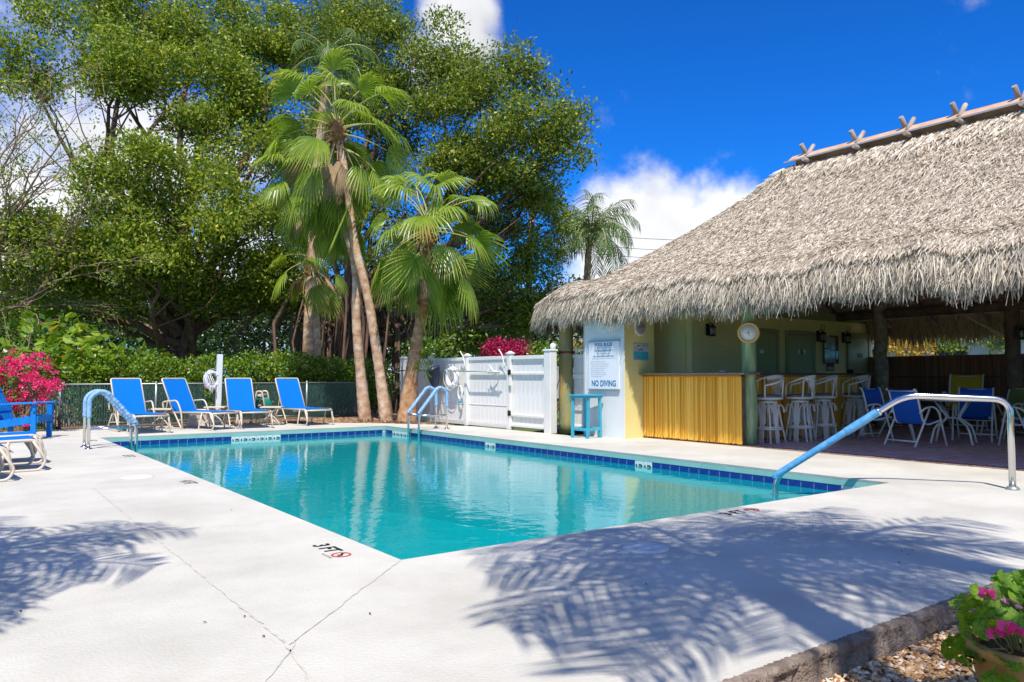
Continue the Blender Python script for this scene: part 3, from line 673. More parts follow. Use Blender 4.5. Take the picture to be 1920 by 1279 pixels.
np_strip('slat_screen', np.array(P), np.array(Wd), 3, M_gslat, t, V, 'stuff')

# ------------------------------------------------------------------ bar building
t = thing('bar_building', 'yellow and pale blue bar building with olive doors under the thatched roof', 'building')
m = MB(); m.box((9.60 + .01, 10.30, 1.25), (.02, 1.06, 2.5)); m.box((9.615, 10.83, 1.25), (.03, .02, 2.5)); m.build('pale_wall', M_wwall, t)
m = MB(); m.box((10.03, 9.85, 1.25), (.80, .04, 2.5)); m.box((10.415, 10.3, 1.25), (.03, .86, 2.5)); m.box((10.0, 10.83, 1.25), (.74, .03, 2.5)); m.build('yellow_wall', M_ywall, t)
m = MB(); m.box((14.23, 9.56, 1.24), (6.30, .12, 2.48)); m.box((11.05, 10.2, 1.24), (.06, 1.16, 2.48)); m.box((17.32, 10.2, 1.24), (.12, 1.2, 2.48)); m.build('rear_wall', M_iwall, t)
m = MB(); m.bbox((14.23, 9.475, 2.42), (6.34, .05, .13), .006); m.bbox((14.23, 9.485, 2.33), (6.32, .03, .03), .004); m.build('cornice', M_trim, t)
def door(x0, x1, ztop, plate):
    w = x1 - x0; cx = (x0 + x1) / 2
    d = MB(); d.bbox((cx, 9.475, ztop / 2), (w, .04, ztop), .005); d = d.build('door', M_gdoor, t)
    f = MB(); f.bbox((x0 - .05, 9.47, ztop / 2 + .04), (.09, .065, ztop + .08), .005); f.bbox((x1 + .05, 9.47, ztop / 2 + .04), (.09, .065, ztop + .08), .005); f.bbox((cx, 9.47, ztop + .05), (w + .01, .063, .09), .005); f.build('door_frame', M_trim, d)
    h = MB(); h.tube([(x0 + .07, 9.45, .98), (x0 + .07, 9.39, .98)], .012, 8); h.lathe([(.001, -.02), (.026, -.008), (.026, .01), (.001, .02)], (x0 + .07, 9.385, .98), n=12, M=Matrix.Rotation(PI / 2, 3, 'X')); h.build('door_knob', M_steel, d)
    if plate == 1: p = MB(); p.box((cx - .06, 9.448, 1.60), (.14, .008, .07)); p.build('door_plate', M_signw, d)
    if plate == 2:
        p = MB(); p.box((cx - .07, 9.448, 1.62), (.10, .008, .10)); p.box((cx + .09, 9.448, 1.62), (.10, .008, .10)); p.build('door_plate', M_signw, d)
        p = MB(); p.box((cx - .02, 9.444, 1.62), (.05, .006, .10)); p.box((cx + .06, 9.442, 1.60), (.03, .006, .03)); p.build('plate_figure', M_black, d)
    if plate == 3: p = MB(); p.box((cx + .03, 9.448, 1.58), (.20, .008, .09)); p.build('door_plate', M_black, d)
door(12.75, 13.60, 1.97, 1); door(14.06, 14.90, 1.97, 2); door(16.36, 17.12, 1.98, 3)

t = thing('bar_counter', 'L shaped bar clad in golden bamboo sticks with a dark wooden counter top', 'bar')
def bamboo(name, parent, pts_fn, n, z0, z1, r, m_, seed, xa=0):
    R = random.Random(seed); b = MB(); vals = []
    for i in range(n):
        (x, y, nx_, ny) = pts_fn((i + .5) / n); rr = r * R.uniform(.8, 1.2); off = R.uniform(0, .006); tw = R.gauss(0, .004)
        x += nx_ * off; y += ny * off; zb = z0 + abs(R.gauss(0, .010)); zt = z1
        k = len(b.v); q = R.uniform(.2, .8) * (z1 - z0) + z0
        b.tube([(x, y, zb), (x + tw * .3 * abs(ny), y + tw * .3 * abs(nx_), q - .01), (x, y, q), (x, y, q + .01), (x + tw * abs(ny), y + tw * abs(nx_), zt)], [rr, rr, rr * 1.12, rr, rr * .95], 6, caps=False); vals += [min(1, max(0, R.gauss(.5, .27)))] * (len(b.v) - k)
    o = b.build(name, m_, parent); a = o.data.attributes.new('v', 'FLOAT', 'POINT'); a.data.foreach_set('value', vals); return tag(o, kind='stuff')
bamboo('bamboo_front', t, lambda s: (10.14, 9.83 - 2.14 * s, -1, 0), 118, .02, 1.10, .0095, M_bamboo, 1)
bamboo('bamboo_side', t, lambda s: (10.50 + 3.82 * s, 8.13, 0, -1), 200, .03, 1.10, .0095, M_bamboo, 2)
m = MB(); m.box((10.20, 8.76, .56), (.07, 2.12, 1.08)); m.box((12.36, 8.19, .56), (4.0, .07, 1.08)); m.box((14.33, 8.6, .56), (.07, .75, 1.08)); m.build('bar_core', M_beam, t)
m = MB(); m.bbox((10.12, 8.75, 1.105), (.02, 2.13, .03), .004); m.bbox((12.4, 8.11, 1.105), (3.85, .02, .03), .004); m.build('trim_strip', M_bamboo, t)
m = MB(); m.bbox((10.22, 8.68, 1.145), (.42, 2.26, .035), .006); m.build('counter_top', M_counter, t)
m = MB(); m.bbox((12.62, 8.22, 1.146), (4.38, .42, .033), .006); m.build('counter_top', M_beam, t)
m = MB(); m.lathe([(.05, 0), (.075, .012), (.085, .03), (.07, .034), (.001, .03)], (10.30, 8.15, 1.163), n=18)
tag(m.build('ashtray', M_poster), 'small grey dish on the bar top left of the green post', 'dish')
m = MB(); m.lathe([(.04, 0), (.06, .02), (.065, .05), (.05, .075), (.001, .08)], (14.35, 8.3, 1.163), n=16)
tag(m.build('bowl', M_metal), 'small dark round bowl on the far end of the bar top', 'bowl')
# sign with pool rules
t = thing('pool_rules_sign', 'white POOL RULES board with NO DIVING in blue on the pale wall', 'sign', (9.585, 10.27, 1.305))
m = MB(); m.bbox((0, 0, 0), (.02, .80, .86), .004); m.build('board', M_signw, t)
m = MB(); m.bbox((-.012, 0, .438), (.03, .84, .016), .003); m.bbox((-.012, 0, -.44), (.03, .82, .022), .003); m.build('frame_strip', M_gal, t)
MS = lambda y, z: Matrix.Translation((-.0125, y, z)) @ Matrix(((0, 0, -1, 0), (-1, 0, 0, 0), (0, 1, 0, 0), (0, 0, 0, 1)))
m = MB(); text_mb(m, 'POOL RULES', .085, MS(0, .37), .95, bold=.03); text_mb(m, 'NO DIVING', .150, MS(0, -.335), .82, bold=.03)
text_mb(m, 'NO LIFEGUARD ON DUTY', .042, MS(0, .262), .95, bold=.02); text_mb(m, 'POOL IS OPEN FROM DAWN TO DUSK', .033, MS(0, .16), .95, bold=.02); m.build('blue_lettering', M_signb, t)
m = MB(); text_mb(m, 'Please Shower Before Entering', .034, MS(0, .315)); text_mb(m, 'Swim at your own risk', .034, MS(0, .212)); text_mb(m, 'BATHING LOAD 15 PERSONS MAXIMUM POOL DEPTH 6 FT', .023, MS(0, .12))
for i, s_ in enumerate(('No food or drink in pool or on deck', 'No glass or animals in the fenced pool area', 'Children must be accompanied by an adult', 'No running or rough play in pool area', 'Proper bathing attire is required', 'No rafts or floats when pool is busy', 'Please dry off before leaving the deck', 'In case of emergency dial 911')):
    tl = MB(); text_mb(tl, s_, .027, MS(.34, .065 - i * .039), 1.0, 'LEFT'); tl.build('text_line', M_signg, t)
m.build('small_lettering', M_signg, t)
t = thing('smiley_sign', 'square grey and blue sign with a face above waves on the yellow wall', 'sign', (10.075, 9.822, 1.545))
m = MB(); m.bbox((0, 0, 0), (.385, .012, .30), .003); m.build('board', M_poster, t)
m = MB(); n = 24; T = [(-.185 + .37 * i / n, -.0085, -.005 + .014 * abs(math.sin(i * .75))) for i in range(n + 1)]; Bt = [(x, y, -.145) for x, y, z in T]
m.sheet([Bt, T], False); m.build('wave_band', M_tealw, t)
m = MB()
for s_ in (-1, 1):
    m.lathe([(.015, 0), (.015, .003), (.001, .003)], (s_ * .027, -.0075, .045), n=12, M=Matrix.Rotation(PI / 2, 3, 'X')); m.tube([(s_ * .035, -.009, .105), (s_ * .065, -.009, .115), (s_ * .095, -.009, .104)], .006, 6)
m.build('face', M_black, t)
m = MB(); m.box((-.06, -.0105, -.10), (.04, .004, .035)); m.build('red_spot', M_red, t)
MY = lambda x, z: Matrix.Translation((x, -.0095, z)) @ Matrix.Rotation(PI / 2, 4, 'X')
# thermometer
def disc(name, t, c, R, th, M, m_):
    d = MB(); d.lathe([(R, 0), (R, th), (R * .98, th + .002), (.001, th + .002)], c, n=32, M=M); return d.build(name, m_, t)
RX = Matrix.Rotation(PI / 2, 3, 'X')
t = thing('thermometer', 'round dial thermometer with red needle on the yellow wall above the face sign', 'thermometer', (10.06, 9.828, 1.985))
disc('case', t, (0, 0, 0), .150, .02, RX, M_dial); disc('dial', t, (0, -.021, 0), .128, .002, RX, M_dialg)
m = MB(); m.box((.0, -.028, 0), (.17, .004, .014), Matrix.Rotation(-.3, 3, 'Y')); m.build('needle', M_red, t)
m = MB()
for k in range(10):
    a = -PI * .25 + k * PI * 1.5 / 9; text_mb(m, str(k * 10 + 20), .030, Matrix.Translation((.10 * math.cos(PI - a), -.0265, .10 * math.sin(PI - a))) @ Matrix.Rotation(PI / 2, 4, 'X'))
m.build('dial_numbers', M_signw, t)
# posts
def post(name, x, y, r, h, m_, label, parts=None, wob=.006):
    t = thing(name, label, 'post', (x, y, 0)); m = MB(); n = 14; R = random.Random(int(x * 100)); P = []; rr = []
    for i in range(n): P.append((R.gauss(0, wob), R.gauss(0, wob), -.02 + (h + .02) * i / (n - 1))); rr.append(r * (1.05 - .12 * i / n) * R.uniform(.985, 1.015))
    m.tube(P, rr, 20); m.build('shaft', m_, t); return t
post('roof_post', 9.92, 11.72, .145, 2.6, M_gpost2, 'green roof post with rusty orange streaks left of the pale wall')
gp = post('roof_post', 10.40, 7.74, .115, 2.7, M_gpost, 'green roof post at the bar corner carrying the round clock')
for s_ in (-1, 1):
    m = MB(); m.tube([(0, s_ * .05, 2.05), (0, s_ * .48, 2.45)], .04, 10); m.build('brace', M_log, gp)
post('roof_post', 15.9, 8.5, .135, 2.9, M_bpost, 'grey bark roof post standing behind the bar stools and dark chairs', wob=.012)
bp = post('roof_post', 15.9, 6.0, .13, 2.7, M_beam, 'dark roof post with two diagonal braces and a lantern before the rear bamboo fence')
for s_ in (-1, 1): m = MB(); m.tube([(0, s_ * .05, 1.78), (0, s_ * .85, 2.32)], .03, 8); m.build('brace', M_batten, bp)
post('roof_post', 10.4, 3.2, .12, 2.7, M_gpost, 'green roof post beyond the frame at the near eave'); post('roof_post', 15.9, 2.4, .13, 2.8, M_bpost, 'bark roof post beyond the frame at the rear eave')
m = MB()
for k in range(4): m.tube([(.152 * math.cos(a), .152 * math.sin(a), 1.56 + .012 * k + .01 * math.sin(a * 2 + k)) for a in [2 * PI * j / 20 for j in range(20)]], .008, 6, closed=True)
m.tube([(-.12, .08, 1.57), (-.3, .05, 1.56), (-.44, -.06, 1.58)], .009, 6); m.tube([(-.15, .02, 1.56), (-.2, 0, 1.5), (-.22, .05, 1.44)], .008, 6)
o = m.build('tied_rope', M_redrope); o.location = (9.92, 11.72, 0); tag(o, 'dark red rope tied round the streaked green post to the fence post', 'rope')
# clock on the corner post, facing the pool
t = thing('wall_clock', 'round white dial clock with thick tan rim on the green bar post', 'clock', (10.40, 7.74, 1.80))
dirc = Vector((-.80, -.60, 0)); MC = Vector((0, 0, 1)).rotation_difference(dirc).to_matrix(); c0 = dirc * .105
M4 = Matrix(((.60, 0, -.80), (-.80, 0, -.60), (0, 1, 0)))       # columns: right, up, out
M4 = Matrix(((.60, 0, -.80), (-.80, 0, -.60), (0, 1, 0)))
m = MB(); m.lathe([(.165, 0), (.172, .02), (.172, .05), (.16, .068), (.138, .068), (.134, .05), (.001, .05)], c0, n=36, M=M4); m.build('rim', M_clockrim, t)
m = MB(); m.lathe([(.134, .051), (.134, .054), (.001, .0545)], c0, n=32, M=M4); m.build('dial', M_dial, t)
m = MB(); Mt = Matrix.Translation(c0 + dirc * .056) @ M4.to_4x4()
def bar2(m, a, r0, r1, w): 
    d = Vector((math.sin(a), math.cos(a), 0)); s_ = Vector((d.y, -d.x, 0)) * w
    m.add([Mt @ (d * r0 - s_), Mt @ (d * r0 + s_), Mt @ (d * r1 + s_ * .5), Mt @ (d * r1 - s_ * .5)], [(0, 1, 2, 3)])
bar2(m, 2.2 + PI * .25, -.02, .075, .004); bar2(m, 4.3, -.015, .055, .004)
m.build('hands', M_black, t)
m = MB()
for k in range(60): bar2(m, k * PI / 30, .112, .122, .0012 if k % 5 else .003)
for k in range(12): a = k * PI / 6; text_mb(m, str(k or 12), .026, Mt @ Matrix.Translation((.097 * math.sin(a), .097 * math.cos(a), 0)))
m.build('dial_marks', M_signg, t)
# wall lanterns
def lantern(x, y, z, label, s=1.0):
    t = thing('wall_lantern', label, 'wall lamp', (x, y, z), 0); t.scale = (s, s, s)
    m = MB(); m.lathe([(.055, -.13), (.06, -.115), (.05, -.10), (.05, -.095)], (0, -.12, 0), n=12); m.lathe([(.05, .03), (.075, .045), (.03, .085), (.001, .09)], (0, -.12, 0), n=12)
    for k in range(4): a = PI / 4 + k * PI / 2; m.tube([(.05 * math.cos(a), -.12 + .05 * math.sin(a), -.10), (.05 * math.cos(a), -.12 + .05 * math.sin(a), .04)], .006, 6)
    m.box((0, -.01, .0), (.08, .02, .22)); m.tube(rail_path([(0, -.02, .06), (0, -.05, .12), (0, -.12, .12), (0, -.12, .08)], .03), .009, 6)
    m.tube([(.065 * math.sin(a), -.12, .09 + .07 - .07 * math.cos(a)) for a in [PI * .15 + k * PI * 1.7 / 10 for k in range(11)]], .005, 6); m.build('housing', M_metal, t)
    g_ = MB(); g_.lathe([(.035, -.095), (.047, -.03), (.035, .03)], (0, -.12, 0), n=12); g_.build('glass_chimney', M_glass, t); return t
lantern(11.5, 9.48, 1.98, 'black lantern on the yellow wall left of the clock', 1.0)
lantern(15.13, 9.48, 1.97, 'black lantern left of the poster board between the olive doors', 1.05)
lantern(16.12, 9.48, 1.97, 'black lantern right of the poster board beside the last olive door', 1.05)
o = lantern(15.75, 5.9, 1.90, 'black lantern hung on the dark braced roof post'); 
t = thing('poster_board', 'board of grey paper notices in plastic sleeves between the lanterns', 'notice board', (15.6, 9.46, 1.69))
m = MB(); m.bbox((0, 0, 0), (.58, .02, .62), .004); m.build('backing', M_beam, t)
for (x, z, w, h) in ((-.17, .17, .2, .28), (-.17, -.14, .2, .30), (.04, .13, .19, .28), (.04, -.16, .19, .26), (.21, -.12, .09, .18)):
    m = MB(); m.box((x, -.014, z), (w, .004, h), Matrix.Rotation(.02, 3, 'Y')); m.build('notice', M_poster, t)
t = thing('small_notice', 'small dark and grey notice stuck below the poster board', 'notice', (15.60, 9.48, 1.31))
m = MB(); m.box((0, 0, 0), (.28, .012, .18)); m.build('sheet', M_metal, t); m = MB(); m.box((0, -.008, -.035), (.26, .004, .08)); m.build('caption', M_poster, t)
m = MB(); m.box((0, 0, 0), (.09, .012, .09)); m.box((.13, 0, -.01), (.07, .012, .11)); o = m.build('switch_plate', M_iwall); o.location = (12.1, 9.49, 1.74); tag(o, 'two pale switch plates on the yellow wall right of the first lantern', 'switch')
# rear bamboo fence
t = thing('bamboo_fence', 'dark brown bamboo roll fence along the back of the thatched shelter', 'fence')
bamboo('bamboo_sticks', t, lambda s: (17.1, 9.45 - 9.5 * s, -1, 0), 420, .0, 1.55, .0115, M_dbamboo, 3)
m = MB(); m.bbox((17.16, 4.7, .8), (.05, 9.5, 1.5)); m.build('backing', M_beam, t)
for z in (.4, 1.1): m = MB(); m.tube([(17.08, 9.4, z), (17.08, 0, z)], .012, 6); m.build('tie_bar', M_beam, t)

# ------------------------------------------------------------------ thatched roof
EX0, EX1, EY0, EY1 = 9.46, 17.2, -3.0, 13.05
RXc, RY0, RY1, RZ, EZ = 13.1, 1.0, 8.55, 5.22, 2.60
rad = 1.5
def eave_pt(u):                      # u in metres round the rounded rectangle, starting at front near corner going +y
    segs = [('l', (EX0, EY0 + rad), (EX0, EY1 - rad)), ('c', (EX0 + rad, EY1 - rad), PI), ('l', (EX0 + rad, EY1), (EX1 - rad, EY1)), ('c', (EX1 - rad, EY1 - rad), PI / 2),
            ('l', (EX1, EY1 - rad), (EX1, EY0 + rad)), ('c', (EX1 - rad, EY0 + rad), 0), ('l', (EX1 - rad, EY0), (EX0 + rad, EY0)), ('c', (EX0 + rad, EY0 + rad), -PI / 2)]
    for s in segs:
        if s[0] == 'l':
            L = abs(s[2][0] - s[1][0]) + abs(s[2][1] - s[1][1])
            if u <= L: f = u / L; return s[1][0] + (s[2][0] - s[1][0]) * f, s[1][1] + (s[2][1] - s[1][1]) * f
        else:
            L = rad * PI / 2
            if u <= L: a = s[2] - u / rad; return s[1][0] + rad * math.cos(a), s[1][1] + rad * math.sin(a)
        u -= L
    return EX0, EY0 + rad
PER = 2 * (EX1 - EX0 - 2 * rad) + 2 * (EY1 - EY0 - 2 * rad) + 2 * PI * rad
NU = 1200
EP = np.array([eave_pt(PER * i / NU) for i in range(NU + 1)])
RP = np.stack([np.full(NU + 1, RXc), np.clip(EP[:, 1], RY0, RY1)], 1)
# soft blend of ridge feet near the hips
def prof(t): return t - .085 * np.sin(np.pi * t) * (1 - .3 * t) + .055 * np.exp(-((t - .07) / .07) ** 2) - .02
def roof_xyz(u, t):                  # arrays
    x = np.interp(u, np.arange(NU + 1) / NU * PER, EP[:, 0]); y = np.interp(u, np.arange(NU + 1) / NU * PER, EP[:, 1])
    rx = np.interp(u, np.arange(NU + 1) / NU * PER, RP[:, 0]); ry = np.interp(u, np.arange(NU + 1) / NU * PER, RP[:, 1])
    w = .035 * np.sin(u * 2.1) + .03 * np.sin(u * 5.3 + 1) + .02 * np.sin(u * 9.7 + t * 9)
    z = EZ + (RZ - EZ) * prof(t) + w * (1 - t)
    return np.stack([x + (rx - x) * t, y + (ry - y) * t, z], -1)
roof = thing('thatched_roof', 'large grey thatched palm roof over the bar with a boarded ridge', 'roof')
m = MB(); US = np.linspace(0, PER, 181); TS = [0, .04, .1, .2, .35, .5, .65, .8, .92, 1.0]
m.sheet([[tuple(p) for p in (roof_xyz(US, np.full_like(US, t)) - np.array([0, 0, .02]))] for t in TS], True); m.build('thatch_bed', M_thatchb, roof)
m = MB(); lo_ = [[tuple(p) for p in (roof_xyz(US, np.full_like(US, t)) - np.array([0, 0, dz]))] for t, dz in ((0, .02), (.0, .22), (.045, .32), (.12, .25), (.5, .15), (1.0, .12))]
m.sheet(lo_, True); m.build('thatch_underside', M_thatchb, roof)
R = np.random.default_rng(5)
def blades(n, u0, u1, t0, t1, L, W0, lift, name, mat_, hang=0., vmean=.5, vsd=.22, down=0.):
    u = R.uniform(u0, u1, n); t = 1 - np.sqrt(R.uniform((1 - t1) ** 2, (1 - t0) ** 2, n)) if t1 - t0 > .2 else R.uniform(t0, t1, n)
    P = roof_xyz(u, t); Q = roof_xyz(u, np.maximum(t - .02, 0)); Q2 = roof_xyz(u + .03, t)
    edge = t < .021
    d = Q - P; dd = roof_xyz(u, np.full(n, .0)) - roof_xyz(u, np.full(n, .05)); d[edge] = dd[edge]
    d /= np.linalg.norm(d, axis=1)[:, None]; s = Q2 - P; s /= np.linalg.norm(s, axis=1)[:, None]
    nn = np.cross(s, d); nn *= np.sign(nn[:, 2])[:, None]; nn /= np.linalg.norm(nn, axis=1)[:, None]
    if hang: d = d * (1 - hang) + np.array([0, 0, -1.]) * hang; d /= np.linalg.norm(d, axis=1)[:, None]
    ang = R.normal(0, .38, n)[:, None]; dr = d * np.cos(ang) + s * np.sin(ang); sr = s * np.cos(ang) - d * np.sin(ang)
    roll = R.normal(0, .5, n)[:, None]; sr = sr * np.cos(roll) + nn * np.sin(roll)
    l = (L * R.uniform(.55, 1.35, n))[:, None]; w = (W0 * R.uniform(.6, 1.3, n))[:, None]; lf = (lift * R.uniform(.1, 1.5, n))[:, None]
    st = P - np.array([0, 0, 1.]) * down * R.uniform(0, 1, n)[:, None]
    p1 = st + dr * l * .5 + nn * lf * .75; p2 = st + dr * l * .95 + nn * lf * (.9 + .4 * R.uniform(-1, 1, n))[:, None] - np.array([0, 0, 1.]) * l * .08
    Pm = np.stack([st, p1, p2], 1); Wm = np.stack([sr * w, sr * w * .9, sr * w * .25], 1) * .5
    v = np.clip(R.normal(vmean, vsd, n), 0, 1)
    np_strip(name, Pm, Wm, 3, mat_, roof, v, 'stuff')
UF = EY1 - EY0 - 2 * rad            # length of the front eave
hip0 = UF; hipL = rad * PI / 2 * 2 + (EX1 - EX0 - 2 * rad)
vis0 = 3.2                            # u of the nearest part the frame can show
blades(170000, vis0, UF + rad * PI / 2 + 1.2, .015, 1.0, .16, .017, .026, 'thatch_leaves', M_thatch, vmean=.58)
blades(12000, vis0, UF + .8, .90, 1.0, .34, .030, .05, 'ridge_thatch', M_thatch, vmean=.66)
blades(16000, 0, vis0, .0, 1.0, .30, .05, .05, 'near_thatch_leaves', M_thatch)
blades(9000, UF + rad * PI / 2 + 1.2, UF + hipL, .0, 1.0, .30, .05, .05, 'hip_thatch_leaves', M_thatch)
blades(9000, UF + hipL, PER, .0, 1.0, .34, .07, .05, 'rear_thatch_leaves', M_thatch)
blades(34000, vis0, UF + hipL * .75, .0, .05, .30, .016, .04, 'eave_fringe', M_thatch, hang=.55, down=.22, vmean=.6)
blades(26000, vis0, UF + hipL * .75, .0, .02, .34, .014, .03, 'hanging_fringe', M_thatch, hang=.85, down=.26, vmean=.5, vsd=.25)
blades(13000, UF + hipL * .7, UF + hipL + UF, .0, .03, .55, .030, .03, 'rear_fringe', M_thatchd, hang=.9, down=.28)
# ridge: boards, flashing, crossed poles
for i in range(4):
    y0 = RY0 - .2 + i * 2.0; y1 = min(y0 + 2.003, RY1 + .12)
    for s_ in (-1, 1):
        m = MB(); m.bbox((RXc + s_ * .085, (y0 + y1) / 2, RZ + .075), (.21, y1 - y0, .022), .003, Matrix.Rotation(s_ * .62, 3, 'Y')); m.build('ridge_board', M_cedar, roof)
for s_ in (-1, 1): m = MB(); m.bbox((RXc + s_ * .175, (RY0 + RY1) / 2, RZ + .012), (.025, RY1 - RY0 + .4, .03), .004); m.build('ridge_flashing', M_tin, roof)
for y in (8.35, 7.35, 6.45, 5.62, 4.72, 3.8, 2.9, 2.0):
    for s_ in (-1, 1):
        a = Vector((RXc + s_ * .12, y + s_ * .045, RZ + .03)); b = Vector((RXc - s_ * .13, y + s_ * .045, RZ + .30))
        m = MB(); m.tube([a, a.lerp(b, .5), b], [.044, .042, .040], 10); m.build('ridge_pole', M_log, roof)
    m = MB(); m.tube([(RXc - .31, y - .1, RZ - .05), (RXc + .31, y - .1, RZ - .05)], .036, 10); m.build('ridge_stub', M_log, roof)
# under-roof frame
for nme, a, b, r in (('beam', (10.42, -2, 2.36), (10.42, 11.9, 2.36), .09), ('beam', (15.9, -2, 2.42), (15.9, 11.9, 2.42), .10), ('beam', (12.0, -2, 3.2), (12.0, 11.0, 3.2), .07), ('beam', (9.9, 11.72, 2.4), (16.6, 11.72, 2.4), .08)):
    m = MB(); m.tube([a, b], r, 12); m.build(nme, M_beam, roof)
for i in range(14):
    y = -1 + i * .98; f_ = min(1, max(.15, (EY1 - .6 - y) / (EY1 - RY1)))
    for s_, xe in ((-1, 9.75), (1, 16.85)):
        m = MB(); m.tube([(xe, y, 2.22), (xe + (RXc - xe) * f_, y, 2.22 + 2.2 * f_)], .05, 8); m.build('rafter', M_beam, roof)
m = MB()
for i in range(26):
    f = (i + .5) / 26
    for s_, xe in ((-1, 9.7), (1, 16.9)):
        x = xe + (RXc - xe) * f; z = 2.27 + 2.2 * f; m.tube([(x, -2.2, z + .07), (x, 11.4 - 3.2 * f, z + .07)], .022, 5, caps=False)
tag(m.build('battens', M_batten, roof), kind='stuff')

# ------------------------------------------------------------------ furniture
def sling(m, path, w, th=.008, sag=0.012, n=7):
    rows = []
    for (x, z) in path: rows.append([(x, -w / 2 + w * j / (n - 1), z - sag * math.sin(PI * j / (n - 1))) for j in range(n)])
    m.sheet(rows, True, th)
def chaise(label, arms, ang=1.05, fm=None):
    """head at -x, foot at +x"""
    fm = fm or M_beige; t = thing('lounge_chair', label, 'lounge chair', group='blue sling lounge chairs round the pool'); w = .62
    m = MB()
    for s_ in (-1, 1): m.tube(rail_path([(-.10, s_ * w / 2, .34), (1.28, s_ * w / 2, .36), (1.34, s_ * w / 2, .10)], .09), .019, 8)
    m.tube([(1.30, -w / 2, .34), (1.30, w / 2, .34)], .018, 8); m.tube([(.02, -w / 2, .33), (.02, w / 2, .33)], .016, 8); m.tube([(.62, -w / 2, .31), (.62, w / 2, .31)], .014, 8)
    m.build('seat_frame', fm, t)
    L = .80; bx, bz = -L * math.cos(ang), L * math.sin(ang); m = MB()
    m.tube(rail_path([(.02, w / 2 - .02, .36), (.02 + bx, w / 2 - .02, .36 + bz), (.02 + bx, -w / 2 + .02, .36 + bz), (.02, -w / 2 + .02, .36)], .04), .017, 8); m.build('back_frame', fm, t)
    m = MB(); m.tube([(.02 + bx * .5, w / 2 - .06, .36 + bz * .5), (-.32, w / 2 - .06, .16)], .011, 6); m.tube([(.02 + bx * .5, -w / 2 + .06, .36 + bz * .5), (-.32, -w / 2 + .06, .16)], .011, 6); m.tube([(-.32, -w / 2, .16), (-.32, w / 2, .16)], .012, 6); m.build('back_support', fm, t)
    m = MB(); sling(m, [(.03 + bx * f, .365 + bz * f) for f in (.0, .25, .5, .75, .985)], w - .055); m.build('backrest', M_blue, t)
    m = MB(); sling(m, [(x, .372 - .010 * math.sin(PI * (x / 1.3))) for x in (.04, .3, .6, .9, 1.15, 1.28)], w - .04); m.build('seat', M_blue, t)
    for s_ in (-1, 1):
        y = s_ * (w / 2 + .012)
        m = MB(); m.tube(rail_path([(.98, y, .35), (.88, y, .02), (.9, y, .014), (1.30, y, .014), (1.36, y, .12), (1.22, y, .35)], .05), .015, 8); m.build('leg', fm, t)
        m = MB(); m.tube(rail_path([(.10, y, .35), (.34, y, .02), (.3, y, .014), (-.30, y, .014), (-.36, y, .08), (-.10, y, .34)], .06), .015, 8); m.build('leg', fm, t)
        if arms: m = MB(); m.tube(rail_path([(-.22, y + s_ * .02, .42), (-.26, y + s_ * .02, .56), (.22, y + s_ * .02, .60), (.36, y + s_ * .02, .35), (.40, y + s_ * .02, .02)], .10), .017, 8); m.build('armrest', fm, t)
    m = MB(); m.tube([(1.0, -w / 2, .16), (1.0, w / 2, .16)], .011, 6); m.tube([(.2, -w / 2, .18), (.2, w / 2, .18)], .011, 6); m.build('stretcher', fm, t)
    return t
ca = chaise('blue sling lounge chair with armrests beside the ladder, leftmost of the far row', True)
cn = chaise('blue sling lounge chair without arms just right of the white post', False)
HD = -PI / 2
ca.location = (3.02, 17.35, 0); ca.rotation_euler = (0, 0, HD + .12)
cn.location = (5.35, 17.65, 0); cn.rotation_euler = (0, 0, HD - .06)
dup(ca, 'blue sling lounge chair with armrests between the ladder chair and the white post', (4.10, 17.55, 0), HD + .42)
dup(cn, 'blue lounge chair without arms at the right end of the far row, nearest the palms', (6.62, 17.85, 0), HD + .10)
dup(cn, 'blue lounge chair at the left frame edge, foot end nearest the viewer', (-.80, 9.86, 0), .10)
dup(ca, 'blue lounge chair at the left frame edge, middle one of the three', (-.44, 10.72, 0), .10)
dup(cn, 'blue lounge chair at the left frame edge, farthest of three before the wooden armchair', (-.36, 11.62, 0), .08)
def side_table(label, loc, rz, first=None):
    if first: return dup(first, label, loc, rz)
    t = thing('side_table', label, 'side table', loc, rz, 'small side tables between lounge chairs')
    m = MB(); m.bbox((0, 0, .41), (.46, .42, .028), .008); m.build('table_top', M_beige, t)
    for a in range(2):
        s_ = (-1, 1)[a]; m = MB()
        m.tube(rail_path([(-.20, s_ * .16, .01), (-.13, s_ * .16, .14), (-.02, s_ * .16, .23), (-.02, s_ * .16, .30), (-.14, s_ * .16, .39)], .06), .013, 8); m.tube(rail_path([(.20, s_ * .16, .01), (.13, s_ * .16, .14), (.02, s_ * .16, .23), (.02, s_ * .16, .30), (.14, s_ * .16, .39)], .06), .013, 8); m.build('leg', M_beige, t)
    m = MB(); m.tube([(0, -.16, .22), (0, .16, .22)], .012, 6); m.build('stretcher', M_beige, t); return t
st = side_table('small beige side table between the two right hand lounge chairs of the far row', (5.92, 17.3, 0), -.5)
side_table('small beige side table just left of the white post with flowers behind', (4.90, 18.0, 0), -.55, st)
side_table('small beige side table between the two armed lounge chairs', (3.68, 17.6, 0), -.5, st)
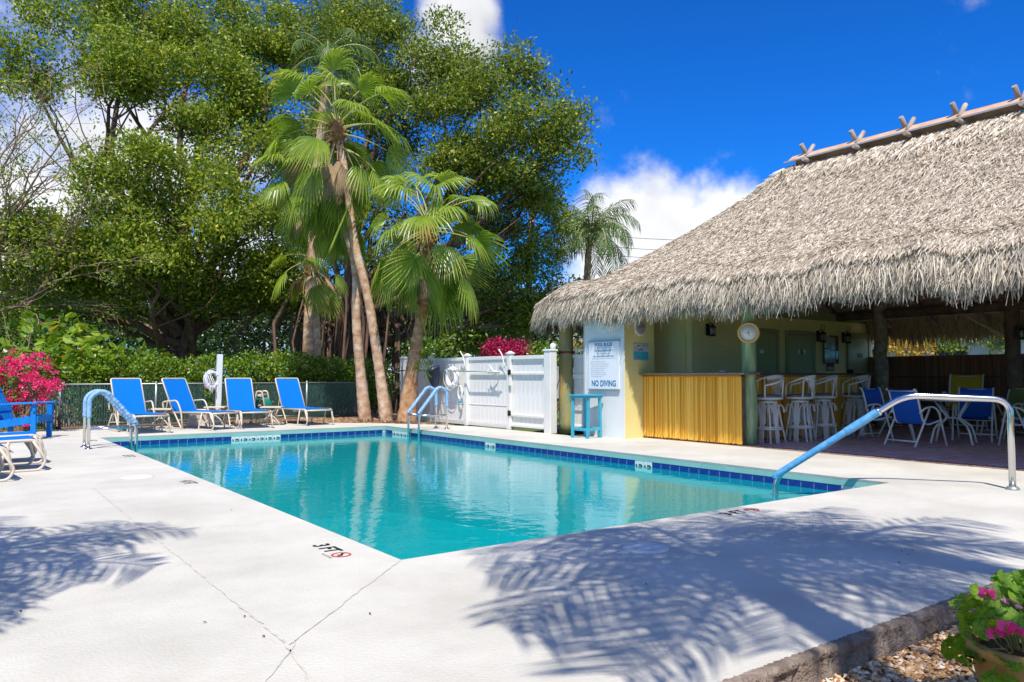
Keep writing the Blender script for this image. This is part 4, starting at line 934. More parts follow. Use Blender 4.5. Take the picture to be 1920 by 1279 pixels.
# white post with ring buoy
t = thing('white_post', 'square white post before the green slatted fence holding a ring buoy', 'post', (5.03, 18.35, 0))
m = MB(); m.bbox((0, 0, .80), (.115, .115, 1.62), .006, Matrix.Rotation(.02, 3, 'Y')); m.build('shaft', M_signw, t)
t = ring_buoy('life_ring', 4.86, 18.30, 1.03, .17, .05, 'white ring buoy with loose ropes hanging on the white post', tilt=PI / 2 + .35)
m = MB()
for k in range(5): m.tube([(4.80 + .03 * k, 18.24, 1.2 - .05 * k), (4.74 + .035 * k, 18.2, .98), (4.80 + .03 * k, 18.22, .78 - .04 * (k % 3)), (4.83 + .02 * k, 18.22, .9)], .008, 6)
tag(m.build('rope_bundle', M_ring), 'bundle of white rope loops hung over the ring buoy at the white post', 'rope')
# hose reel
t = thing('hose_reel', 'beige hose reel with coiled green hose behind the lounge chair right of the white post', 'hose reel', (6.02, 18.3, 0), -.6)
m = MB()
for s_ in (-1, 1): m.tube(rail_path([(-.2, s_ * .22, .0), (-.06, s_ * .22, .75), (.06, s_ * .22, .75), (.2, s_ * .22, .0)], .05), .02, 8)
m.tube([(-.06, -.22, .74), (-.06, .22, .74)], .02, 8); m.tube([(0, -.24, .42), (0, .24, .42)], .015, 8); m.bbox((0, 0, .66), (.10, .42, .05), .01); m.build('stand', M_beige, t)
m = MB()
for k in range(9): m.tube([(( .15 + .012 * (k % 3)) * math.cos(a), -.16 + .04 * k, .42 + (.15 + .012 * (k % 3)) * math.sin(a)) for a in [2 * PI * j / 18 for j in range(18)]], .017, 6, closed=True)
m.tube(rail_path([(.1, .1, .35), (.2, .3, .15), (.1, .55, .03), (-.4, .6, .02)], .1), .013, 6); m.build('hose', M_hose, t)
t = thing('equipment_box', 'low pale box leaning behind the second far lounge chair', 'box', (4.62, 18.25, 0), -.4)
m = MB(); m.bbox((0, 0, .17), (.50, .20, .34), .02, Matrix.Rotation(.12, 3, 'X')); m.build('body', M_beige, t); m = MB(); m.bbox((0, 0, .345), (.52, .23, .03), .008); m.build('lid', M_vinyl, t)
# adirondack chair
t = thing('adirondack_chair', 'bright blue wooden slatted armchair at the left edge before the bougainvillea', 'armchair', (.88, 16.25, 0), -.50)
for i in range(6):
    m = MB(); x = .02 + .095 * i; m.bbox((x, 0, .38 - x * -.0 - (.50 - x) * .16 + .03), (.085, .54, .022), .004, Matrix.Rotation(-.16, 3, 'Y')); m.build('seat_slat', M_adi, t)
for i in range(5):
    y = -.22 + .11 * i; h = .86 - .07 * abs(i - 2) ** 1.5; m = MB(); m.bbox((-.03 - h * .5 * .42, y, .30 + h * .5 * .92), (.022, .10, h), .006, Matrix.Rotation(-.43, 3, 'Y')); m.build('back_slat', M_adi, t)
m = MB(); m.bbox((-.12, 0, .52), (.03, .60, .07), .004, Matrix.Rotation(-.43, 3, 'Y')); m.bbox((-.28, 0, .86), (.03, .50, .06), .004, Matrix.Rotation(-.43, 3, 'Y')); m.build('back_rail', M_adi, t)
for s_ in (-1, 1):
    m = MB(); m.bbox((.53, s_ * .30, .30), (.09, .035, .62), .005); m.build('leg', M_adi, t)
    m = MB(); m.bbox((-.14, s_ * .30, .31), (.09, .035, .60), .005, Matrix.Rotation(-.10, 3, 'Y')); m.build('leg', M_adi, t)
    m = MB(); m.bbox((.20, s_ * .33, .625), (.86, .13, .024), .006, Matrix.Rotation(-.04, 3, 'Y')); m.build('armrest', M_adi, t)
    m = MB(); m.box((.555, s_ * .335, .555), (.05, .03, .12)); m.build('arm_bracket', M_adi, t)
    m = MB(); m.bbox((.22, s_ * .265, .30), (.78, .025, .11), .004, Matrix.Rotation(-.16, 3, 'Y')); m.build('side_rail', M_adi, t)
m = MB(); m.bbox((.59, 0, .36), (.025, .60, .11), .004); m.build('front_apron', M_adi, t)
# turquoise high stool / plant stand by the wall
t = thing('high_table', 'tall narrow turquoise wooden stand with open legs below the pool rules sign', 'stand', (9.30, 10.43, 0), .12)
m = MB()
for i in range(4): m.bbox((-.165 + .11 * i, 0, .765), (.104, .46, .022), .004)
m.build('top_slats', M_tealw, t); m = MB(); m.bbox((0, 0, .735), (.40, .43, .045), .004); m.build('apron', M_tealw, t)
for sx in (-1, 1):
    for sy in (-1, 1): m = MB(); m.bbox((sx * .165, sy * .18, .36), (.045, .05, .72), .004, Matrix.Rotation(-sx * .03, 3, 'Y')); m.build('leg', M_tealw, t)
m = MB(); m.bbox((-.165, 0, .155), (.03, .34, .05), .004); m.bbox((.165, 0, .155), (.03, .34, .05), .004); m.bbox((0, .18, .155), (.32, .03, .05), .004); m.bbox((0, -.18, .16), (.32, .03, .05), .004); m.build('stretcher', M_tealw, t)
# bar stools: facing +x locally, back at -x
def stool(label, loc, rz):
    t = thing('bar_stool', label, 'bar stool', loc, rz, 'white swivel bar stools along the bar')
    for k in range(4):
        a = PI / 4 + k * PI / 2; c, s_ = math.cos(a), math.sin(a)
        m = MB(); m.tube([(.27 * c, .27 * s_, 0), (.15 * c, .15 * s_, .62), (.12 * c, .12 * s_, .665)], .0165, 8); m.build('leg', M_white, t)
        a = k * PI / 2; c, s_ = math.cos(a), math.sin(a); Rm = Matrix.Rotation(a, 3, 'Z')
        if k in (0, 2) or True:
            m = MB()
            for j in range(4): m.tube([Rm @ Vector((.155 + .03, -.033 + .022 * j, .0)), Rm @ Vector((.13, -.033 + .022 * j, .66))], .0115, 6)
            m.build('slat_leg', M_white, t)
        m = MB(); arch = [(Rm @ Vector((.13 + .02, -.05 - .075 + .075 * math.cos(b), .50 + .11 * math.sin(b) * 1.2))) for b in [PI * q / 8 for q in range(9)]]
        arch = [arch[0] - Vector((0, 0, .18))] + arch; m.tube(arch, .010, 6); arch = [(Rm @ Vector((.15, .05 + .075 - .075 * math.cos(b), .50 + .11 * math.sin(b) * 1.2))) for b in [PI * q / 8 for q in range(9)]]
        arch = [arch[0] - Vector((0, 0, .18))] + arch; m.tube(arch, .010, 6); m.build('arch_brace', M_white, t)
    m = MB()
    for z in (.235, .262): m.tube([(.225 * math.cos(b), .225 * math.sin(b), z) for b in [2 * PI * q / 28 for q in range(28)]], .013, 6, closed=True)
    m.lathe([(.215, .255), (.215, .272), (.001, .272)], n=28); m.build('foot_ring', M_white, t)
    m = MB(); m.lathe([(.14, .66), (.15, .675), (.14, .69), (.06, .695), (.06, .72)], n=24); m.build('swivel_plate', M_white, t)
    m = MB(); m.lathe([(.20, .715), (.235, .722), (.245, .74), (.235, .756), (.21, .758)], n=32); m.build('seat_rim', M_white, t)
    m = MB(); m.lathe([(.21, .755), (.215, .775), (.19, .795), (.10, .802), (.001, .803)], n=28); m.build('cushion', M_cush, t)
    # back hoop
    H = []
    for q in range(25):
        b = -PI * .86 + 2 * PI * .86 * q / 24; r = .235; rise = math.cos(b) ; z = 1.02 + .10 * (-math.cos(b + PI) * 0 + math.cos(b)) 
        H.append((-.235 * math.cos(b) - .02, .235 * math.sin(b), 1.03 + .085 * math.cos(b)))
    H = [(H[0][0] + .01, H[0][1] * .96, .76), (H[0][0] + .005, H[0][1], .93)] + H + [(H[-1][0] + .005, H[-1][1], .93), (H[-1][0] + .01, H[-1][1] * .96, .76)]
    m = MB(); m.tube(H, .016, 8); m.build('back_hoop', M_white, t)
    for s_ in (-1, 1):
        m = MB(); bb = s_ * .95; m.tube([(-.235 * math.cos(bb) * .9, .235 * math.sin(bb) * .95, .75), (-.235 * math.cos(bb) - .02, .235 * math.sin(bb), 1.03 + .085 * math.cos(bb))], .014, 8); m.build('back_post', M_white, t)
    m = MB(); m.box((-.235, 0, .80), (.018, .11, .12)); m.build('fan_base', M_white, t)
    for q in range(11):
        b = -.80 + 1.6 * q / 10; top_ = Vector((-.235 * math.cos(b) - .02, .235 * math.sin(b), 1.02 + .085 * math.cos(b))); bot = Vector((-.237, .045 * (q - 5) / 5, .84 - .02 * abs(q - 5) / 5))
        m = MB(); mid = bot.lerp(top_, .5); m.tube([bot, mid, top_], [.005, .0095, .012], 6, flat=.6); m.build('fan_slat', M_white, t)
    m = MB(); m.sheet([[(-.235 * math.cos(b) - .018, .235 * math.sin(b), 1.03 + .085 * math.cos(b) - d) for b in [-.8 + 1.6 * q / 12 for q in range(13)]] for d in (0, .06)], True, .01); m.build('fan_top', M_white, t)
    return t
s0 = stool('white fan back bar stool closest to the green clock post, turned to the left', (11.02, 7.83, 0), PI * .98)
dup(s0, 'white fan back bar stool second from the clock post, fan back towards the viewer', (11.75, 7.72, 0), PI * .56)
dup(s0, 'white fan back bar stool second from the far end, back turned to the right', (12.55, 7.80, 0), PI * .78)
dup(s0, 'white fan back bar stool farthest from the clock post, near the bark post', (13.62, 7.78, 0), PI * .86)
# dining chairs: facing +x
def dchair(label, loc, rz, sm, first=None, name='dining_chair', grp='sling chairs at the tables under the thatch', zs=1):
    t = thing(name, label, 'chair', loc, rz, grp); w = .52
    path = [(-.345, .885), (-.325, .90), (-.30, .885), (-.27, .80), (-.22, .60), (-.17, .42), (-.13, .36), (-.06, .345), (.10, .38), (.22, .41), (.255, .40)]
    m = MB(); sling(m, path[:7], w - .03, n=6); m.build('backrest', sm, t)
    m = MB(); sling(m, path[6:], w - .03, n=6); m.build('seat', sm, t)
    for s_ in (-1, 1):
        m = MB(); m.tube([(x, s_ * w / 2, z) for x, z in path], .016, 8); m.build('side_rail', M_white, t)
        m = MB(); m.tube(rail_path([(.30, s_ * (w / 2 + .03), .0), (.14, s_ * (w / 2 + .03), .56), (.02, s_ * (w / 2 + .03), .63), (-.16, s_ * (w / 2 + .03), .60), (-.24, s_ * (w / 2 + .01), .52)], .11), .016, 8, flat=1); m.build('armrest_leg', M_white, t)
        m = MB(); m.tube([(-.38, s_ * (w / 2 + .03), .0), (-.05, s_ * (w / 2 + .03), .60)], .016, 8); m.build('rear_leg', M_white, t)
    m = MB(); m.tube([(-.34, -w / 2 - .03, .085), (-.34, w / 2 + .03, .085)], .014, 6); m.build('crossbar', M_white, t)
    m = MB(); m.tube([(.0, -w / 2, .345), (.0, w / 2, .345)], .012, 6); m.build('cross_tube', M_white, t)
    m = MB(); m.tube([(-.31, -w / 2, .872), (-.31, w / 2, .872)], .012, 6); m.build('cross_tube', M_white, t)
    return t
tcx, tcy = 13.35, 5.95
d0 = dchair('blue sling chair seen from behind at the glass table, below the handrail bend', (12.55, 6.15, 0), math.radians(-15), M_dblue)
dup(d0, 'blue sling chair on the left side of the glass table beside the bark post', (13.25, 7.0, 0), math.radians(-95))
dup(d0, 'blue sling chair on the far side of the glass table facing the viewer', (14.35, 6.05, 0), math.radians(195))
dup(d0, 'blue sling chair right of the glass table, turned sideways behind the rail post', (13.65, 4.95, 0), math.radians(65))
dup(d0, 'blue sling chair at the right frame edge, only its side frame in view', (12.9, 3.92, 0), math.radians(150))
dchair('green sling chair behind the far blue chair, curved back above the glass table', (15.4, 5.95, 0), math.radians(150), M_gsling)
dchair('green sling chair at the right frame edge beneath the rail, behind the blue chair', (14.9, 4.55, 0), math.radians(0), M_gsling)
t = dchair('yellow high backed sling lounge chair against the dark bamboo fence', (16.45, 7.15, 0), math.radians(188), M_ysling, name='patio_chair', grp='sling chairs at the tables under the thatch'); t.scale = (1.1, 1.15, 1.26)
def table(label, loc, r, glass):
    t = thing('dining_table', label, 'table', loc, .3)
    m = MB(); m.tube([(r * math.cos(a), r * math.sin(a), .715) for a in [2 * PI * k / 32 for k in range(32)]], .014, 6, closed=True); m.build('table_rim', M_white if glass else M_gsling, t)
    m = MB(); m.lathe([(r, .716), (r, .724), (.001, .724)], n=40); m.build('table_top', glass, t)
    for k in range(4):
        a = PI / 4 + k * PI / 2; c, s_ = math.cos(a), math.sin(a); m = MB(); m.tube(rail_path([(.42 * c, .42 * s_, 0), (.34 * c, .34 * s_, .28), (.10 * c, .10 * s_, .42), (.34 * c, .34 * s_, .71)], .08), .017, 8); m.build('leg', M_white, t)
    m = MB(); m.tube([(.11 * math.cos(a), .11 * math.sin(a), .42) for a in [2 * PI * k / 16 for k in range(16)]], .012, 6, closed=True); m.build('leg_ring', M_white, t); return t
M_tglass = mat('smoked_glass', (.03, .04, .04), rough=.05, spec=.8)
table('round smoked glass table with white legs among the blue chairs', (tcx + .05, tcy + .02, 0), .58, M_tglass)
table('green edged round table at the right frame edge under the thatch', (15.5, 4.6, 0), .65, M_gsling)

# ------------------------------------------------------------------ vegetation
def leaf_cloud(name, parent, clumps, dens, L, Wd, mat_, seed, lpt=10, spread=.22, kind='stuff', up=.3, shell=.55, fold=True, vb=0.5, vs_=.22):
    """clumps: (centre Vector, (rx,ry,rz)); tips scattered through each ellipsoid's outer volume, each with lpt leaves"""
    R = np.random.default_rng(seed); Vs = []; vals = []
    for (c, r) in clumps:
        r = np.array(r); area = 4 * np.pi * ((r[0] * r[1]) ** 1.6 / 3 + (r[0] * r[2]) ** 1.6 / 3 + (r[1] * r[2]) ** 1.6 / 3) ** (1 / 1.6)
        nt = max(3, int(dens * area / lpt)); d = R.normal(size=(nt, 3)); d /= np.linalg.norm(d, axis=1)[:, None]
        q = shell + (1 - shell) * R.random(nt) ** .6; q = q * (1 + .16 * np.sin(d[:, 0] * 5 + seed + c[0]) * np.sin(d[:, 2] * 6 + c[1]) + .10 * R.normal(size=nt))
        tips = np.array(c) + d * r * q[:, None]
        tipv = np.clip(R.normal(0, .13, nt), -.3, .3)
        P = np.repeat(tips, lpt, 0) + R.normal(0, spread, (nt * lpt, 3)) * np.array([1, 1, .7])
        out = np.repeat(d, lpt, 0); a = R.normal(size=P.shape) + out * .7 + np.array([0, 0, up]); a /= np.linalg.norm(a, axis=1)[:, None]
        b = np.cross(a, R.normal(size=P.shape)); b /= np.linalg.norm(b, axis=1)[:, None]; n = np.cross(a, b)
        l = (L * R.uniform(.6, 1.3, len(P)))[:, None]; w = (Wd * R.uniform(.7, 1.2, len(P)))[:, None] * .5
        m = P + a * l * .5 + n * l * .06
        V = np.stack([P, m + b * w, P + a * l, m - b * w], 1); Vs.append(V.reshape(-1, 3)); vals.append(np.clip(R.normal(vb, vs_, len(P)) + np.repeat(tipv, lpt), 0, 1))
    return np_mesh(name, np.concatenate(Vs), 4, mat_, parent, np.concatenate(vals), kind)
def limb(m, a, b, r0, r1, R, bend=.12, n=7, sides=8):
    a = Vector(a); b = Vector(b); L = (b - a).length; o = Vector((R.gauss(0, 1), R.gauss(0, 1), R.gauss(0, .6))) * L * bend; P = []; rr = []
    for i in range(n + 1):
        f = i / n; P.append(a.lerp(b, f) + o * math.sin(PI * f) + Vector((R.gauss(0, 1), R.gauss(0, 1), R.gauss(0, 1))) * L * .012 * (0 < i < n)); rr.append(r0 + (r1 - r0) * f ** .8)
    m.tube(P, rr, sides, caps=False); return P
def tree(name, label, cat, base, fork, clump_px, dens, leaf, lm, bm, seed, trunks=((0, 0, .35),), thick=.16, group=None, lpt=10, twigs=5, spread=.22, vb=.5, extra=None):
    R = random.Random(seed); t = thing(name, label, cat, base, 0, group); off = Vector(base); cl = []
    for (px, py, rx, ry, dist) in clump_px:
        c = at(px, py, dist) - off; k = dist / 1440; cl.append((c, (rx * k, rx * k * .9, ry * k)))
    sub = []
    for (c, r) in cl:
        for q in range(9):
            d = Vector((R.gauss(0, 1), R.gauss(0, 1), R.gauss(.1, 1))).normalized() * R.uniform(.45, .95); s_ = R.uniform(.30, .52); sub.append((c + Vector((d.x * r[0], d.y * r[1], d.z * r[2])), (r[0] * s_, r[1] * s_, r[2] * s_ * .8)))
    for i, (dx, dy, r) in enumerate(trunks):
        m = MB(); P = limb(m, (dx, dy, -.1), Vector(fork) + Vector((dx * .4, dy * .4, -.2 * i)), r * 1.25, r * .7, R, .05, 8, 12); 
        if i == 0 or r > .2:
            for k in range(5): a = k * 1.26 + seed; m.tube([(dx + math.cos(a) * r * 2.3, dy + math.sin(a) * r * 2.3, -.12), (dx + math.cos(a) * r * 1.1, dy + math.sin(a) * r * 1.1, .18), (dx + math.cos(a) * r * .4, dy + math.sin(a) * r * .4, .8)], [r * .25, r * .4, r * .3], 6, caps=False)
        m.build('trunk', bm, t)
    mb = MB(); tw = MB()
    for (c, r) in cl:
        P = limb(mb, Vector(fork) + Vector((R.gauss(0, .15), R.gauss(0, .15), R.uniform(-.5, .4))), c - Vector((0, 0, r[2] * .3)), thick * R.uniform(.7, 1.1), .035, R, .10, 8, 7)
        for k in range(twigs):
            d = Vector((R.gauss(0, 1), R.gauss(0, 1), R.gauss(.3, .8))).normalized(); e = c + Vector((d.x * r[0], d.y * r[1], d.z * r[2])) * .85; limb(tw, P[-2 - k % 4], e, .035, .008, R, .12, 5, 5)
    tag(mb.build('limbs', bm, t), kind='stuff'); 
    if twigs: tag(tw.build('twigs', bm, t), kind='stuff')
    leaf_cloud('crown', t, sub, dens, leaf[0], leaf[1], lm, seed, lpt, spread, vb=vb, shell=.35)
    return t
# big ficus at the left
bp_ = at(335, 700, 25.0); b1 = (bp_.x, bp_.y, -.1)
tree('ficus_tree', 'huge spreading ficus tree left of the palms with low forking trunk', 'tree', b1, (.1, 0, 2.2),
     [(60, 130, 95, 75, 25), (150, 60, 120, 90, 27), (265, 30, 120, 90, 26), (360, 70, 110, 90, 28), (480, 60, 100, 75, 28), (545, 70, 80, 70, 29), (230, 130, 130, 60, 25), (340, 160, 130, 60, 26), (450, 165, 110, 75, 27), (530, 190, 90, 80, 28),
      (470, 290, 90, 70, 26), (390, 235, 90, 45, 26), (290, 330, 105, 65, 22), (390, 380, 110, 75, 23), (230, 380, 90, 60, 22), (470, 420, 100, 75, 24), (340, 430, 120, 60, 22), (140, 450, 110, 60, 22), (40, 450, 90, 60, 22), (220, 480, 120, 55, 22),
      (90, 520, 110, 50, 22), (420, 490, 120, 55, 24), (520, 500, 90, 60, 25), (300, 510, 110, 45, 22), (30, 575, 80, 45, 23), (170, 560, 90, 40, 23), (500, 570, 90, 45, 26), (420, 570, 90, 40, 25)],
     118, (.15, .07), M_leafA, M_bark, 11, ((0, 0, .40), (-1.0, .6, .34)), .19)
# banyan with aerial roots behind the palms
bp_ = at(650, 700, 26.5); b2 = (bp_.x, bp_.y, -.1)
bt = tree('banyan_tree', 'great dark banyan tree behind the palms with many hanging aerial roots', 'tree', b2, (0, 0, 2.8),
     [(620, 40, 90, 80, 29), (700, 50, 100, 80, 28), (780, 90, 90, 60, 27), (700, 150, 110, 80, 27), (820, 160, 110, 70, 27), (920, 150, 90, 60, 26), (975, 165, 70, 50, 26), (880, 230, 110, 60, 26), (1000, 230, 95, 50, 25), (1060, 235, 60, 40, 25), (940, 290, 110, 50, 25), (1050, 290, 55, 35, 25),
      (760, 240, 110, 80, 27), (650, 260, 90, 80, 28), (860, 340, 100, 60, 26), (980, 355, 80, 45, 26), (560, 360, 80, 80, 27), (700, 370, 100, 80, 28), (880, 430, 90, 60, 27), (960, 430, 70, 50, 27), (600, 470, 90, 70, 27), (720, 480, 100, 70, 28), (860, 520, 100, 60, 28), (960, 520, 80, 60, 28), (560, 560, 80, 50, 26), (1010, 500, 50, 60, 29), (1030, 420, 50, 50, 28), (1045, 570, 50, 50, 29), (990, 600, 60, 45, 29), (1000, 340, 60, 45, 27), (900, 640, 50, 30, 30), (930, 590, 80, 45, 30), (700, 560, 90, 50, 29)],
     112, (.15, .066), M_leafB, M_bark, 23, ((0, 0, .42), (-1.2, .3, .30), (1.0, .4, .32), (2.3, .8, .26), (-2.0, 1.0, .22)), .17, vb=.47)
R_ = random.Random(9); m = MB()
for k in range(90):
    x = R_.gauss(0, 1.6); y = R_.gauss(0, .9); tp = 3.4 + R_.random() * 1.6; g_ = .15 if R_.random() < .6 else R_.uniform(.8, 2.5)
    m.tube([(x + R_.gauss(0, .12), y, g_ - .2), (x + R_.gauss(0, .08), y, g_ + (tp - g_) * .35), (x + R_.gauss(0, .1), y, g_ + (tp - g_) * .7), (x * .8, y * .8, tp)], [R_.uniform(.02, .06)] * 4, 6, caps=False)
tag(m.build('aerial_roots', M_bark, bt), kind='stuff')
# sparse fine-leaved tree at the upper left
bp_ = at(-120, 720, 21); 
R_ = random.Random(31); t = thing('poinciana_tree', 'sparse bare branched tree with small yellow green leaves reaching in at the left edge', 'tree', (bp_.x, bp_.y, -.1))
o_ = Vector(t.location); m = MB(); limb(m, (0, 0, 0), (.6, .1, 2.8), .2, .14, R_, .05, 6, 10); m.build('trunk', M_twig, t)
m = MB(); tips = []
def grow(a, d, L, r, lev):
    e = a + d * L; P = limb(m, a, e, r, r * .55, R_, .06, 5, 5)
    if lev == 0: tips.append(e); return
    for k in range(3 if lev > 1 else 4):
        nd = (d + Vector((R_.gauss(0, .55), R_.gauss(0, .4), R_.gauss(.0, .38)))).normalized(); grow(P[2 + k % 4], nd, L * R_.uniform(.55, .8), r * .5, lev - 1)
for (px, py) in ((250, 400), (180, 290), (120, 220), (60, 300), (0, 170), (210, 460), (90, 400), (20, 420), (-100, 150)):
    e = at(px, py, 20.5) - o_; a = Vector((.6, .1, 2.8)); d = (e - a); grow(a, d.normalized(), d.length * .62, .07, 3)
tag(m.build('branches', M_twig, t), kind='stuff')
R_.shuffle(tips); cl = [(p, (.22, .22, .14)) for p in tips[:260]]
leaf_cloud('crown', t, cl, 34, .10, .045, M_leafC, 5, 8, .14)
# more distant woods
def wood(name, label, cl_px, dens, leaf, lm, seed, vb=.5, lpt=8, spread=.3):
    cl = []; 
    for (px, py, rx, ry, dist) in cl_px: k = dist / 1440; cl.append((at(px, py, dist), (rx * k, rx * k * .5, ry * k)))
    o = leaf_cloud(name, None, cl, dens, leaf[0], leaf[1], lm, seed, lpt, spread, vb=vb); tag(o, label, 'woodland'); return o
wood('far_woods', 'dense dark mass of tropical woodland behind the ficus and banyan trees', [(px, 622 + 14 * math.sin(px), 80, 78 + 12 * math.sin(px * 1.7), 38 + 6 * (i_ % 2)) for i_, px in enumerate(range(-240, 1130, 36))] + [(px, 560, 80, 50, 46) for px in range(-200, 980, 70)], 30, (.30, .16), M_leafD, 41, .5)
wood('understorey', 'sunlit yellow green shrubs seen low between the banyan roots and trunks', [(px, 660, 42, 34, 31) for px in (380, 440, 540, 610, 780, 835, 880)] + [(240, 640, 60, 45, 25), (15, 610, 70, 45, 27), (820, 655, 50, 40, 25), (870, 640, 35, 30, 27)], 40, (.18, .08), M_leafC, 43, .35)
# clusia hedge behind the slatted fence
H = thing('clusia_hedge', 'clipped bright green clusia hedge running above the green slatted fence', 'hedge')
cl = []; R_ = random.Random(4)
for i in range(34):
    f = i / 33; p = Vector((2.6, 20.15, 0)).lerp(Vector((10.8, 21.7, 0)), f); hgt = 1.60 + .08 * math.sin(i * 1.3) + .06 * R_.random() + (.14 if 18 < i < 24 else 0)
    cl.append((Vector((p.x, p.y, hgt - .42)), (.36, .40, .40))); cl.append((Vector((p.x, p.y + .1, .62)), (.36, .40, .5)))
leaf_cloud('foliage', H, cl, 260, .085, .055, M_hedge, 51, 8, .08, shell=.75)
m = MB()
for i in range(40): f = (i + .5) / 40; p = Vector((2.6, 20.2, 0)).lerp(Vector((10.8, 21.75, 0)), f); limb(m, (p.x, p.y, 0), (p.x + R_.gauss(0, .2), p.y, 1.25), .03, .01, R_, .06, 4, 5)
tag(m.build('stems', M_bark, H), kind='stuff')
# shrubs right of the hedge / behind the white fence
def shrub(name, label, px, py, rx, ry, dist, lm, seed, leaf=(.09, .05), dens=150, n=7, vb=.5, cat='shrub', zb=-.1):
    c = at(px, py, dist); t = thing(name, label, cat, (c.x, c.y, zb)); k = dist / 1440; R = random.Random(seed); cl = []; zc = c.z - zb
    for i in range(n): cl.append((Vector((R.uniform(-.65, .65) * rx * k, R.uniform(-.5, .5) * rx * k, zc + R.uniform(-.5, .5) * ry * k)), (rx * k * .5, rx * k * .5, ry * k * .62)))
    m = MB()
    for i in range(8): limb(m, (R.gauss(0, .1), R.gauss(0, .1), 0), cl[i % n][0], .03, .012, R, .1, 5, 5)
    m.build('stems', M_bark, t); leaf_cloud('foliage', t, cl, dens, leaf[0], leaf[1], lm, seed, 8, .10, vb=vb, shell=.6); return t
shrub('bougainvillea', 'deep magenta bougainvillea mound rising behind the white vinyl fence', 945, 660, 62, 26, 21.5, M_bougd, 61, (.07, .06), 200)
shrub('green_shrub', 'yellow green leafy shrub behind the fence between the magenta mound and the green post', 1035, 662, 50, 20, 21, M_hedge, 62)
shrub('green_shrub', 'bright green leafy bush between the leaning palm and the banyan behind the white fence', 800, 665, 42, 28, 24, M_hedge, 63, (.14, .06), 90, vb=.3)
shrub('flowering_shrub', 'small leafy shrub visible between the green post and pale wall above the fence', 1086, 652, 14, 14, 20, M_croton, 64, (.06, .04), 200, 4)
for i, (px, py, rx, ry, d, mm_, lb) in enumerate(((1660, 640, 45, 30, 25, M_croton, 'orange and red croton bush seen past the bark post under the rear eave'), (1720, 652, 42, 16, 24, M_croton, 'lower orange croton bush above the bamboo fence'),
        (1770, 635, 60, 34, 26, M_leafC, 'bright green leafy bush seen under the rear eave above the bamboo fence'), (1700, 620, 45, 20, 28, M_leafC, 'pale green foliage directly below the rear thatch fringe'), (1885, 630, 42, 36, 27, M_leafC, 'loose green branches at the right edge beyond the braced post'), (1840, 600, 90, 30, 34, M_leafC, 'taller green tree tops far beyond the rear eave'))):
    shrub('garden_shrub', lb, px, py, rx, ry, d, mm_, 70 + i, (.12, .07), 70, vb=.45)
# bougainvillea left
c = at(45, 705, 15.2); t = thing('bougainvillea', 'bright pink bougainvillea bush behind the blue wooden armchair at the left edge', 'bush', (c.x, c.y, -.1)); R_ = random.Random(8); cl = []; cg = []
for (px, py, r) in ((-30, 700, 40), (10, 690, 30), (45, 690, 26), (72, 675, 20), (85, 705, 24), (60, 722, 26), (20, 730, 30), (105, 722, 13), (35, 752, 24), (65, 750, 18), (-10, 760, 30), (30, 668, 16), (88, 740, 12), (-60, 720, 40), (50, 790, 12)):
    p = at(px, py, 15.2) - Vector(t.location); k = 15.2 / 1440; cl.append((p + Vector((0, R_.uniform(-.2, .3), 0)), (r * k * .9, r * k * .9, r * k * .75))); cg.append((p + Vector((0, .15, -.03)), (r * k, r * k, r * k)))
leaf_cloud('bracts', t, cl, 620, .042, .045, M_boug, 81, 14, .035, shell=.7, vs_=.3); leaf_cloud('foliage', t, cg, 170, .07, .035, M_hedge, 82, 8, .07, vb=.25)
m = MB()
for (p, r) in cg: limb(m, (R_.gauss(0, .1), R_.gauss(0, .1), 0), p, .03, .008, R_, .1, 6, 5)
m.build('stems', M_bark, t)
# sea grape with large round leaves, each its own object
t = thing('sea_grape', 'sea grape bush with big round yellow green leaves left of the ladder chair', 'bush'); c0 = at(150, 700, 18.3); t.location = (c0.x, c0.y, -.1); o_ = Vector(t.location)
lm_ = []
for v in range(4):
    m = MB(); n = 10; V = [(0, 0, 0)]
    for k in range(n): a = PI * (.06 + 1.88 * k / (n - 1)) - PI; r = .5 * (1 + .04 * math.sin(3 * a + v)); V.append((.46 + r * math.cos(a) * -1, r * math.sin(a), -.10 * abs(math.sin(a)) ** 2 + .05 * math.cos(a + v)))
    m.add(V, [(0, k, k + 1) for k in range(1, n)], True); me = bpy.data.meshes.new('leaf'); me.from_pydata(m.v, [], m.f); me.materials.append(M_grape if v < 3 else M_grape2); lm_.append(me)
R_ = random.Random(12); tips = []
for i in range(285):
    px = R_.gauss(125, 58); py = R_.gauss(672, 32)
    if px > 240 or px < -40 or py < 590 or py > 745 or (px > 190 and py < 650): px = R_.uniform(80, 215); py = R_.uniform(655, 715)
    d = R_.uniform(17.6, 19.0); p = at(px, py, d) - o_; tips.append(p)
    o = link('leaf', lm_[3 if R_.random() < .06 else R_.randrange(3)], t, p); s = R_.uniform(.19, .31); o.scale = (s, s, s)
    o.rotation_euler = (R_.uniform(-.9, .9), R_.uniform(-1.1, .5), -HEAD + R_.uniform(-PI, PI))
m = MB()
for p in tips[::9]: limb(m, (R_.gauss(0, .3), R_.gauss(0, .2), 0), p, .028, .012, R_, .08, 5, 5)
m.build('stems', M_twig, t)
leaf_cloud('inner_leaves', t, [(at(px, py, 19.4) - o_, (.8, .4, .5)) for px, py in ((20, 700), (80, 690), (140, 690), (190, 700), (60, 640), (120, 640), (230, 690))], 40, .2, .16, M_hedge, 83, 6, .2, vb=.2)
